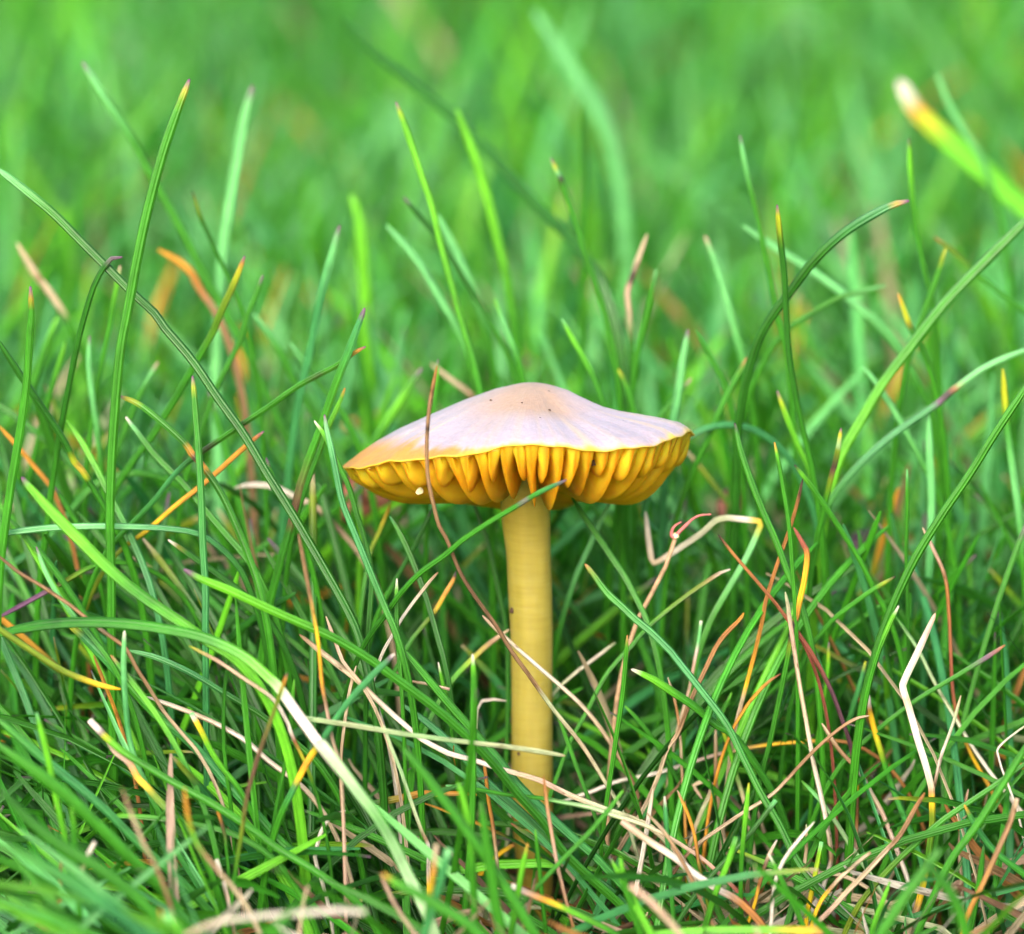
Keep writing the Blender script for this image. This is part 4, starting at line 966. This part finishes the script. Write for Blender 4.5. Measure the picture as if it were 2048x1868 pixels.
B(px('ML', 375, 245, 330, 400, 270, 600, 220, 800, 170, 1000), 20, 13, 'gl0 g.3 g1', *BEH)
B(px('ML', 330, 100, 280, 220, 210, 420, 160, 600), 30, 15, 'gl0 g.3 g1', *BEH)
B(px('TM', 1100, 60, 1200, 220, 1320, 400, 1420, 560), 120, 30, 'gm0 gm1', *BEH)
B(px('TM', 160, 1000, 200, 1120, 215, 1280), 60, 26, 'gl0 gl1', *BEH)

def look(pts, stops, base, group):
    """words for a blade that only its own look sets apart: shape, colour, tip"""
    (x0, y0), (x1, y1) = pts[0], pts[-1]
    chord = math.hypot(x1 - x0, y1 - y0)
    run = sum(math.hypot(pts[k + 1][0] - pts[k][0], pts[k + 1][1] - pts[k][1]) for k in range(len(pts) - 1))
    ang = math.degrees(math.atan2(abs(x1 - x0), abs(y1 - y0) + 1e-6))
    size = 'short' if run < 260 else ('very long' if run > 760 else ('long' if run > 520 else 'medium-length'))
    shape = 'curved' if run > chord * 1.035 else ('upright' if ang < 16 else ('leaning' if ang < 48 else 'low-lying'))
    names = dict(g='green', gl='bright yellow-green', gd='dark green', gb='blue-green', gm='mint green', ol='olive', st='straw', wh='white', br='brown',
                 ob='rust brown', oo='orange', pk='pinkish', sg='grey-green', ye='yellow', yg='yellow', pu='purple', dk='black', db='dark brown', rb='red-brown', pg='pale green', pr='purple')
    toks = [''.join(c for c in s if c.isalpha()) for s in stops.split()]
    main, tip = names[toks[len(toks) // 2]], names[toks[0]]
    lab = '%s %s %s blade' % (size, shape, main)
    if tip != main:
        lab += ' with %s tip' % tip
    lab += ' ' + base
    return lab, '%s %s %s' % (size, shape, group)

SUFFIX = {UPR[1]: 'beside the mushroom', SLA[1]: 'crossing other blades', BEH[1]: 'in the lawn behind the mushroom', FRO[1]: 'ahead of the mushroom foot',
          STR[1]: 'dead among green grass', BRO[1]: 'withered among green grass'}

def build_blades():
    for i, (pts, depth, width, stops, label, group, name, cat, cut, flat, dry, loose, sharp) in enumerate(BLADES):
        if group in SUFFIX:
            label, group = look(pts, stops, SUFFIX[group], group)
            group = label
        d0, d1 = depth if isinstance(depth, tuple) else (depth, depth)
        # depth runs with the length of the blade
        p2 = np.array(pts)
        cum = np.concatenate([[0], np.cumsum(np.linalg.norm(np.diff(p2, axis=0), axis=1))])
        cum /= cum[-1]
        path = [unproject(x, y, d0 + (d1 - d0) * t) for (x, y), t in zip(pts, cum)]
        L0 = sum(np.linalg.norm(path[k + 1] - path[k]) for k in range(len(path) - 1))
        if sharp:
            q_ = [path[0]]
            for k in range(len(path) - 1):
                q_ += [path[k] * 0.86 + path[k + 1] * 0.14, path[k] * 0.14 + path[k + 1] * 0.86]
            path = q_ + [path[-1]]
        if not loose:
            path = to_ground(path)
        L1 = sum(np.linalg.norm(path[k + 1] - path[k]) for k in range(len(path) - 1))
        near = (d0 + d1) / 2
        w = width * (0.78 if dry else 1.02) * PXS * (DIST + near * MM) / DIST
        root = path[-1].copy()
        local = [p - root for p in path]
        me = blade_mesh(name, local, w, stops_for(stops), M_DRY if dry else M_BLADE, cut, flat if flat != 0.45 else 0.68, L0 / L1,
                        nring=max(16, min(100, int(L1 / MM / (0.5 if len(stops.split()) > 5 or sharp else 1.1)))), seed=i)
        o = link(name, me)
        o.location = root
        tag(o, label, cat, group)
build_blades()

# ------------------------------------------------------------------ lawn: thousands of blades
def lawn_paths(n, xr, yr, lmin, lmax, tilt, droop, S, az_bias=None, bias_w=0.0):
    x = rng.uniform(*xr, n); y = rng.uniform(*yr, n)
    L = rng.triangular(lmin, (lmin + lmax) * 0.55, lmax, n)
    az = rng.uniform(0, 2 * np.pi, n)
    if az_bias is not None:
        k = rng.random(n) < bias_w
        az[k] = az_bias + rng.normal(size=k.sum()) * 0.5
    t0 = np.abs(rng.normal(tilt[0], tilt[1], n))
    dr = rng.normal(droop[0], droop[1], n)
    tw = rng.normal(0, 0.35, n)
    s = np.append(np.linspace(0, 0.965, S - 1), 1.0)
    tau = t0[:, None] + dr[:, None] * s ** 1.5
    azs = az[:, None] + tw[:, None] * s
    d = np.stack([np.sin(tau) * np.cos(azs), np.sin(tau) * np.sin(azs), np.cos(tau)], -1)
    ds = (L[:, None] * np.diff(s)[None])[..., None]
    pos = np.concatenate([np.zeros((n, 1, 3)), np.cumsum((d[:, :-1] + d[:, 1:]) / 2 * ds, axis=1)], 1)
    pos[..., 0] += x[:, None]; pos[..., 1] += y[:, None]
    pos[..., 2] -= 0.0012
    pos[:, 1:, 2] = np.maximum(pos[:, 1:, 2], 0.0006)
    return pos, L

def keep_clear(pos, share=1.0):
    """room around the mushroom: nothing grows through it, and what stands ahead of it stays short"""
    q = pos - CAM
    f = q @ FWD
    X = 1024 + (q @ RIGHT) / f * DIST / PXS
    Yp = 934 - (q @ UP) / f * DIST / PXS
    dep = pos[..., 1] / MM
    r = np.hypot(pos[..., 0] - CX, pos[..., 1]) / MM
    z = pos[..., 2] / MM
    bad = (((r < 21) & (z > 30)) | (r < 4.2)).any(1)
    bad |= ((X > 670) & (X < 1400) & (Yp > 750) & (Yp < 1012) & (dep < 16)).any(1)
    bad |= ((X > 985) & (X < 1120) & (Yp > 990) & (Yp < 1640) & (dep < 3)).any(1)
    tipy = Yp.min(1); dmin = dep[:, -1]
    rr = rng.random(len(pos))
    bad |= (dmin < -6) & (tipy < 1330) & (rr < 0.96)
    bad |= (dmin >= -6) & (dmin < 12) & (tipy < 1020) & (rr < 0.93)
    bad |= (dmin >= 12) & (dmin < 45) & (tipy < 720) & (rr < 0.85)
    bad |= (dmin < -14) & (tipy < 1480) & (rr < 0.97)
    bad |= (dmin < -30) & (tipy < 1600) & (rr < 0.97)
    bad |= (dmin < -55) & (tipy < 1720) & (rr < 0.97)
    rt = X[:, -1] > 1050
    bad |= rt & (dmin < -4) & (tipy < 1420) & (rr < 0.95)
    bad |= rt & (dmin < -12) & (tipy < 1580) & (rr < 0.95)
    bad |= rt & (dmin < -24) & (tipy < 1710) & (rr < 0.97)
    bad |= rt & (dmin < -50) & (tipy < 1810) & (rr < 0.97)
    return ~bad

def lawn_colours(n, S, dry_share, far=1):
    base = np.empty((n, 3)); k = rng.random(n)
    names = [('g', .38), ('gd', .03), ('gl', .20), ('gb', .09), ('gm', .30)] if far else [('g', .44), ('gd', .40), ('gl', .05), ('gb', .11)]  # lighter far mix and darker near mix put light and shade into the colour
    a = 0
    for nm, w in names:
        sel = (k >= a) & (k < a + w)
        base[sel] = P[nm]
        a += w
    base[k >= a] = P['g']
    base *= (1 + 0.18 * rng.normal(size=(n, 1)))
    base *= 1 + 0.06 * rng.normal(size=(n, 3))
    C = np.repeat(base[:, None, :], S, 1)
    s = np.linspace(0, 1, S)
    C *= (0.93 + 0.14 * s)[None, :, None]
    # tips: purple, straw or plain
    t = rng.random(n)
    m = t < (0.12 if far else 0.35)
    C[m, -1] = P['pu']
    m2 = (t > 0.35) & (t < (0.37 if far else 0.45))
    C[m2, -1] = P['st']; C[m2, -2] = C[m2, -2] * 0.4 + np.array(P['yg']) * 0.6
    m3 = (t > 0.5) & (t < 0.5 + 0.8 * dry_share)
    C[m3, -3:] = np.array(P['oo'])
    # feet: yellowish and brown sheaths
    f = rng.random(n)
    mf = f < (0.08 if far else 0.3)
    C[mf, 0] = C[mf, 0] * 0.3 + np.array(P['st']) * 0.5
    mf2 = f > 1 - 0.7 * dry_share
    C[mf2, :2] = np.array(P['ob'])
    # wholly dry blades
    dsel = rng.random(n) < dry_share
    pal = np.array([P[k2] for k2 in ('st', 'st', 'st', 'br', 'ob', 'pk', 'sg')])
    ch = pal[rng.integers(0, len(pal), dsel.sum())]
    C[dsel] = ch[:, None, :] * (0.8 + 0.3 * rng.random((dsel.sum(), S, 1)))
    return np.clip(C, 0.005, 0.95)

def ribbons(pos, width, C, prof):
    """grooved leaf strips; prof lists (across, outward) in widths"""
    n, S, _ = pos.shape
    T = np.gradient(pos, axis=1)
    T /= np.linalg.norm(T, axis=2, keepdims=True) + 1e-12
    ang = rng.uniform(0, 2 * np.pi, n)
    ref = np.stack([np.cos(ang), np.sin(ang), np.zeros(n)], -1)[:, None, :]
    Sv = np.cross(T, np.broadcast_to(ref, T.shape))
    Sv /= np.linalg.norm(Sv, axis=2, keepdims=True) + 1e-9
    N = np.cross(Sv, T)
    s = np.append(np.linspace(0, 0.965, S - 1), 1.0)
    wp = np.clip((1 - s) / 0.18, 0, 1) ** 0.7 * 0.72 + 0.28
    wp[0] = 0.9
    W = width[:, None] * wp[None]
    K = len(prof)
    V = np.stack([pos + Sv * (W * a)[..., None] + N * (W * b)[..., None] for a, b in prof], 2)   # n,S,K,3
    V = V.reshape(-1, 3)
    idx = np.arange(n * S * K).reshape(n, S, K)
    q = np.stack([idx[:, :-1, :-1], idx[:, :-1, 1:], idx[:, 1:, 1:], idx[:, 1:, :-1]], -1).reshape(-1, 4)
    cc = np.repeat(C[:, :, None, :], K, 2).reshape(-1, 3)
    u = np.linspace(0, 1, K)
    lenmm = np.linalg.norm(np.diff(pos, axis=1), axis=2).sum(1) / MM
    uv = np.empty((n, S, K, 2))
    uv[..., 0] = u[None, None, :] + rng.uniform(0, 40, n).round()[:, None, None]
    uv[..., 1] = (s[None, :] * lenmm[:, None])[..., None] + rng.uniform(0, 300, n)[:, None, None]
    return V, q, cc, uv.reshape(-1, 2)

PROF5 = [(-0.5, 0.06), (-0.3, -0.12), (0.0, -0.02), (0.3, -0.12), (0.5, 0.06)]
PROF3 = [(-0.5, 0.08), (0.0, -0.1), (0.5, 0.08)]

def cat_parts(parts):
    V, Q, C, U, off = [], [], [], [], 0
    for v, q, c, u in parts:
        V.append(v); Q.append(q + off); C.append(c); U.append(u); off += len(v)
    return np.vstack(V), np.vstack(Q), np.vstack(C), np.vstack(U)

def build_lawn():
    near_pos, near_w, near_c = [], [], []
    parts = []
    S = 10
    def zone(n, xr, yr, lmin, lmax, tilt, droop, wmm, dry, prof, S=10, clear=True, bias=None, bw=0, far=1, pick=False):
        pos, L = lawn_paths(n, xr, yr, lmin, lmax, tilt, droop, S, bias, bw)
        if clear:
            pos = pos[keep_clear(pos)]
        n2 = len(pos)
        w = rng.uniform(*wmm, n2) * MM
        C = lawn_colours(n2, S, dry, far)
        if pick:
            near_pos.append(pos); near_w.append(w); near_c.append(C)
        else:
            parts.append(ribbons(pos, w, C, prof))
    # around the mushroom
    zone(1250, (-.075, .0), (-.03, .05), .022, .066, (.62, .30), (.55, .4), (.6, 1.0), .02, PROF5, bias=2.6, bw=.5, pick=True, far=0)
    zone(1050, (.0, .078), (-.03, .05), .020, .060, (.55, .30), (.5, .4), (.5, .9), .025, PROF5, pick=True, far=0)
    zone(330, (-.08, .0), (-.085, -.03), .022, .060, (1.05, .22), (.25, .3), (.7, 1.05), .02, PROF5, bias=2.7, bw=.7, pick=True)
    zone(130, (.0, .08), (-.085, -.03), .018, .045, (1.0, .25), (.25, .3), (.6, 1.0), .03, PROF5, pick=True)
    zone(900, (-.09, .09), (-.35, -.085), .012, .026, (.6, .3), (.5, .4), (.7, 1.2), .05, PROF3, S=6, clear=False)
    # behind it
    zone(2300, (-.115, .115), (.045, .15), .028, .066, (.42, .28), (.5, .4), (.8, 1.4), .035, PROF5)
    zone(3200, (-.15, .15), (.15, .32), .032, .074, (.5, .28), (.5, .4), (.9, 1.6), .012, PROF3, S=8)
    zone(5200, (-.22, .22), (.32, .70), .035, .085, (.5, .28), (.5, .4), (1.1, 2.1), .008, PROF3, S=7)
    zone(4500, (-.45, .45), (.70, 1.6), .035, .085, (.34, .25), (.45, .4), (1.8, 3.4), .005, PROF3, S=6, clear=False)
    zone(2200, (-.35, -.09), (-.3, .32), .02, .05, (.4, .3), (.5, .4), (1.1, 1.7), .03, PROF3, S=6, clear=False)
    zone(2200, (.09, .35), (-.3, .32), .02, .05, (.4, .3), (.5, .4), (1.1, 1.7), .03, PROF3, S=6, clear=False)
    # the best seen blades near the mushroom are objects of their own
    pos = np.concatenate(near_pos); w = np.concatenate(near_w); C = np.concatenate(near_c)
    q = pos - CAM
    f = q @ FWD
    X = 1024 + (q @ RIGHT) / f * DIST / PXS
    Yp = 934 - (q @ UP) / f * DIST / PXS
    inside = ((X > 0) & (X < 2048) & (Yp > 0) & (Yp < 1868))
    score = inside.mean(1) * np.linalg.norm(np.diff(np.stack([X, Yp], -1), axis=1), axis=2).sum(1) * (1868 - Yp.min(1)).clip(0) * (pos[:, -1, 1] < 0.03) * (pos[:, -1, 1] > -0.05)
    green = C[:, 5, 1] > C[:, 5, 0] * 1.6
    order = np.argsort(-score * green)
    own = order[:120]
    mask = np.ones(len(pos), bool); mask[own] = False
    parts.insert(0, ribbons(pos[mask], w[mask], C[mask], PROF5))
    for k in own:
        p = pos[k][::-1]
        root = p[-1].copy()
        sv_ = np.append(np.linspace(0, 0.965, S - 1), 1.0)
        st = [(1 - sv_[::-1][j], tuple(C[k][::-1][j])) for j in range(S)]
        me = blade_mesh('grass_blade', p - root, w[k], st, M_BLADE, False, 0.6, 1.0, nring=18, sides=8, seed=1000 + int(k))
        o = link('grass_blade', me)
        o.location = root
        run = [(X[k][j], Yp[k][j]) for j in range(S)][::-1]
        tone = min(('g', 'gd', 'gl', 'gb'), key=lambda c_: np.abs(C[k][5] / C[k][5].sum() - np.array(P[c_]) / sum(P[c_])).sum())
        tc_ = C[k][-1]
        tip = 'pu' if tc_[2] > tc_[1] else ('st' if tc_[0] > tc_[1] else tone)
        lab, _ = look(run, tip + '0 ' + tone + '1', 'in the tufts around the mushroom', '')
        tag(o, lab, 'grass blade', lab)
    V, Q, Cc, U = cat_parts(parts)
    o = link('lawn_grass', np_mesh('lawn_grass', V, Q, Cc, U, M_FILL))
    tag(o, 'dense mass of fine green lawn grass spreading all around', 'grass', kind='stuff')
build_lawn()

def build_thatch():
    parts = []
    def strew(n, xr, yr, lmin, lmax, zmax):
        pos, L = lawn_paths(n, xr, yr, lmin, lmax, (1.25, .25), (.2, .3), 7)
        pos[..., 2] += rng.uniform(0, zmax, n)[:, None] * np.linspace(0.6, 1, 7)[None]
        pos = pos[keep_clear(pos)]
        n2 = len(pos)
        pal = np.array([P[k] for k in ('st', 'st', 'st', 'wh', 'br', 'ob', 'pk', 'db', 'sg', 'br')])
        C = pal[rng.integers(0, len(pal), n2)][:, None, :] * (0.7 + 0.4 * rng.random((n2, 7, 1)))
        parts.append(ribbons(pos, rng.uniform(.4, .9, n2) * MM, np.clip(C, .01, .9), PROF3))
    strew(300, (-.075, .0), (-.08, .05), .008, .03, .006)
    strew(600, (.0, .078), (-.08, .05), .008, .032, .009)
    strew(500, (-.11, .11), (.05, .2), .01, .035, .010)
    V, Q, Cc, U = cat_parts(parts)
    o = link('thatch', np_mesh('thatch', V, Q, Cc, U, M_DRY))
    tag(o, 'scattered dead straw bits lying on the soil between the tufts', 'thatch', kind='stuff')
build_thatch()

# ------------------------------------------------------------------ small things
def plain_mat(name, c, rough=0.7, sub=0.0):
    m, nt, b = new_mat(name)
    tc = nt.nodes.new('ShaderNodeTexCoord')
    nz = nt.nodes.new('ShaderNodeTexNoise'); nz.inputs['Scale'].default_value = 900; nz.inputs['Detail'].default_value = 5
    nt.links.new(tc.outputs['Object'], nz.inputs['Vector'])
    cc = ramp(nt, nz.outputs[0], [(0.3, tuple(v * 0.55 for v in c)), (0.7, tuple(min(1, v * 1.3) for v in c))])
    nt.links.new(cc, b.inputs['Base Color'])
    b.inputs['Roughness'].default_value = rough
    return m
M_CRUMB = plain_mat('soil_crumb', (0.06, 0.03, 0.015), 0.9)
M_PALE = plain_mat('pale_fluff', (0.85, 0.72, 0.42), 0.8)
M_LEAF_R = plain_mat('rotting_leaf_red', (0.24, 0.09, 0.05), 0.6)
M_LEAF_P = plain_mat('rotting_leaf_purple', (0.06, 0.025, 0.04), 0.6)
M_LEAF_O = plain_mat('rotting_leaf_orange', (0.62, 0.27, 0.04), 0.6)
M_PINK = plain_mat('pink_filament', (0.62, 0.16, 0.16), 0.5)
M_STALK = plain_mat('dry_stalk', (0.42, 0.27, 0.15), 0.6)

def lump(name, loc, r, mat, label, cat, seed, squash=0.6, group=None):
    import bmesh
    bm = bmesh.new()
    bmesh.ops.create_icosphere(bm, subdivisions=2, radius=r)
    for v in bm.verts:
        n_ = mnoise.noise(v.co / r * 1.3 + Vector((seed * 3.1, 0, 0)))
        v.co *= 1 + 0.55 * n_
        v.co.y *= squash
    me = bpy.data.meshes.new(name)
    bm.to_mesh(me); bm.free()
    me.materials.append(mat)
    o = link(name, me)
    o.location = loc
    tag(o, label, cat, group)
    return o

def hit(x, y, names):
    """first mushroom surface along a photo direction"""
    dg = bpy.context.evaluated_depsgraph_get()
    d = RIGHT * ((x - 1024) * PXS) + UP * ((934 - y) * PXS) + FWD * DIST
    d /= np.linalg.norm(d)
    best = None
    for ch in MUSHROOM.children:
        if ch.name.split('.')[0] in names:
            mw = ch.matrix_world
            inv = mw.inverted()
            ok, loc, nor, _ = ch.ray_cast(inv @ Vector(CAM), (inv.to_3x3() @ Vector(d)).normalized())
            if ok:
                w = mw @ loc
                k = (w - Vector(CAM)).length
                if best is None or k < best[0]:
                    best = (k, w)
    return best[1] if best else None
bpy.context.view_layer.update()
def on_mushroom(x, y, r, mat, label, cat, seed, names, name='soil_crumb', group=None):
    p = hit(x, y, names)
    if p is None:
        return
    lump(name, p, r * PXS, mat, label, cat, seed, 0.5, group)
on_mushroom(1189, 925, 7, M_CRUMB, 'dark crumb of soil stuck on a yellow gill', 'crumb', 1, ('gill', 'cap'))
on_mushroom(982, 801, 2.6, M_CRUMB, 'tiny dark speck on the top of the cap', 'crumb', 2, ('cap',), group='specks on the cap')
on_mushroom(1099, 821, 3.2, M_CRUMB, 'tiny dark speck on the top of the cap', 'crumb', 3, ('cap',), group='specks on the cap')
on_mushroom(1044, 806, 2.0, M_CRUMB, 'tiny dark speck on the top of the cap', 'crumb', 4, ('cap',), group='specks on the cap')
on_mushroom(998, 898, 2.2, M_CRUMB, 'tiny dark speck on the top of the cap', 'crumb', 5, ('cap',), group='specks on the cap')
on_mushroom(1025, 1221, 6, M_CRUMB, 'dark speck of soil on the upper stem', 'crumb', 6, ('stem',))
on_mushroom(1038, 1507, 4, M_CRUMB, 'small dark speck on the stem beneath the pale level blade', 'crumb', 7, ('stem',))
for dx, dy, s_ in ((0, 0, 6), (6, -5, 5), (-3, 5, 4), (10, -8, 3)):
    pass
on_mushroom(838, 980, 8, M_PALE, 'cream fluff stuck on a yellow gill', 'fluff', 21, ('gill', 'cap'), name='fluff')

def fallen_leaf(center, depth, wpx, hpx, rot, mat, label, seed):
    c = unproject(*center, depth)
    n, m_ = 14, 9
    V = []
    sc_ = PXS * (DIST + depth * MM) / DIST
    for i in range(n):
        u = i / (n - 1)
        half = math.sin(math.pi * (0.03 + 0.94 * u)) ** 0.8
        for j in range(m_):
            v = (j / (m_ - 1) - 0.5) * 2
            x = (u - 0.5) * wpx * sc_
            z = v * half * hpx * 0.5 * sc_ * (1 + 0.15 * mnoise.noise(Vector((u * 5, v * 2, seed))))
            y = 1.3 * MM * mnoise.noise(Vector((u * 3, v * 2, seed + 5))) + 0.9 * MM * v * v
            V.append((x * math.cos(rot) - z * math.sin(rot), y, x * math.sin(rot) + z * math.cos(rot)))
    V = np.array(V)
    q = [(i * m_ + j, i * m_ + j + 1, (i + 1) * m_ + j + 1, (i + 1) * m_ + j) for i in range(n - 1) for j in range(m_ - 1)]
    me = np_mesh('fallen_leaf', V, q, mat=mat)
    o = link('fallen_leaf', me)
    o.location = c
    sm = o.modifiers.new('thickness', 'SOLIDIFY'); sm.thickness = 0.25 * MM
    tag(o, label, 'leaf')
    return o
fallen_leaf((735, 985), 30, 150, 95, 0.9, M_LEAF_R, 'reddish brown rotting leaf in the grass behind the orange cap edge', 1)
fallen_leaf((1725, 1088), 34, 58, 40, 0.8, M_LEAF_P, 'dark purple rotting leaf caught between green blades', 2)
fallen_leaf((735, 848), 85, 120, 26, 0.15, M_LEAF_O, 'orange withered leaf lying behind the cap', 3)
fallen_leaf((1460, 1010), 30, 70, 45, 1.2, M_LEAF_R, 'small brown leaf behind the bent bleached blade', 4)

def tube(name, path, r0, r1, mat, parent, sides=7, n=16):
    C, t, L = catmull(path, n)
    T = np.gradient(C, axis=0); T /= np.linalg.norm(T, axis=1)[:, None]
    A = np.cross(T, np.array([0.1, -1, 0.2])); A /= np.linalg.norm(A, axis=1)[:, None]
    Bn = np.cross(A, T)
    r = r0 + (r1 - r0) * t
    a = np.arange(sides) / sides * 2 * np.pi
    V = (C[:, None] + A[:, None] * (np.cos(a)[None] * r[:, None])[..., None] + Bn[:, None] * (np.sin(a)[None] * r[:, None])[..., None]).reshape(-1, 3)
    q = [(i * sides + j, i * sides + (j + 1) % sides, (i + 1) * sides + (j + 1) % sides, (i + 1) * sides + j) for i in range(n - 1) for j in range(sides)]
    V = np.vstack([V, C[0], C[-1]])
    tri = [(len(V) - 2, (j + 1) % sides, j) for j in range(sides)] + [(len(V) - 1, (n - 1) * sides + j, (n - 1) * sides + (j + 1) % sides) for j in range(sides)]
    return link(name, np_mesh(name, V, q, mat=mat, tris=tri), parent)

def build_stalk():
    D = -3
    base = to_ground([unproject(*p, D) for p in px('CR', 1420, 620, 1370, 800, 1300, 950, 1180, 1180, 1090, 1330)])
    root_p = base[-1].copy()
    root = empty('withered_flower_stalk', root_p)
    tag(root, 'thin dried stalk with a curled pink filament at its head', 'dried stalk')
    tube('stalk', [p - root_p for p in base], 4.5 * PXS, 5.5 * PXS, M_STALK, root)
    f1 = [unproject(*p, D) - root_p for p in px('CR', 1425, 600, 1450, 560, 1560, 450, 1620, 400, 1690, 370, 1800, 362)]
    tube('filament', f1, 4.5 * PXS, 1.2 * PXS, M_PINK, root)
    f2 = [unproject(*p, D) - root_p for p in px('CR', 1430, 600, 1390, 590, 1385, 540, 1420, 480, 1490, 438)]
    tube('filament', f2, 5 * PXS, 0.8 * PXS, M_PINK, root)
    hd = lump('seed_head', (0, 0, 0), 6 * PXS, M_PALE, None, None, 31, 0.9)
    hd.parent = root
    hd.location = Vector(unproject(*px('CR', 1425, 590)[0], D) - root_p)
build_stalk()
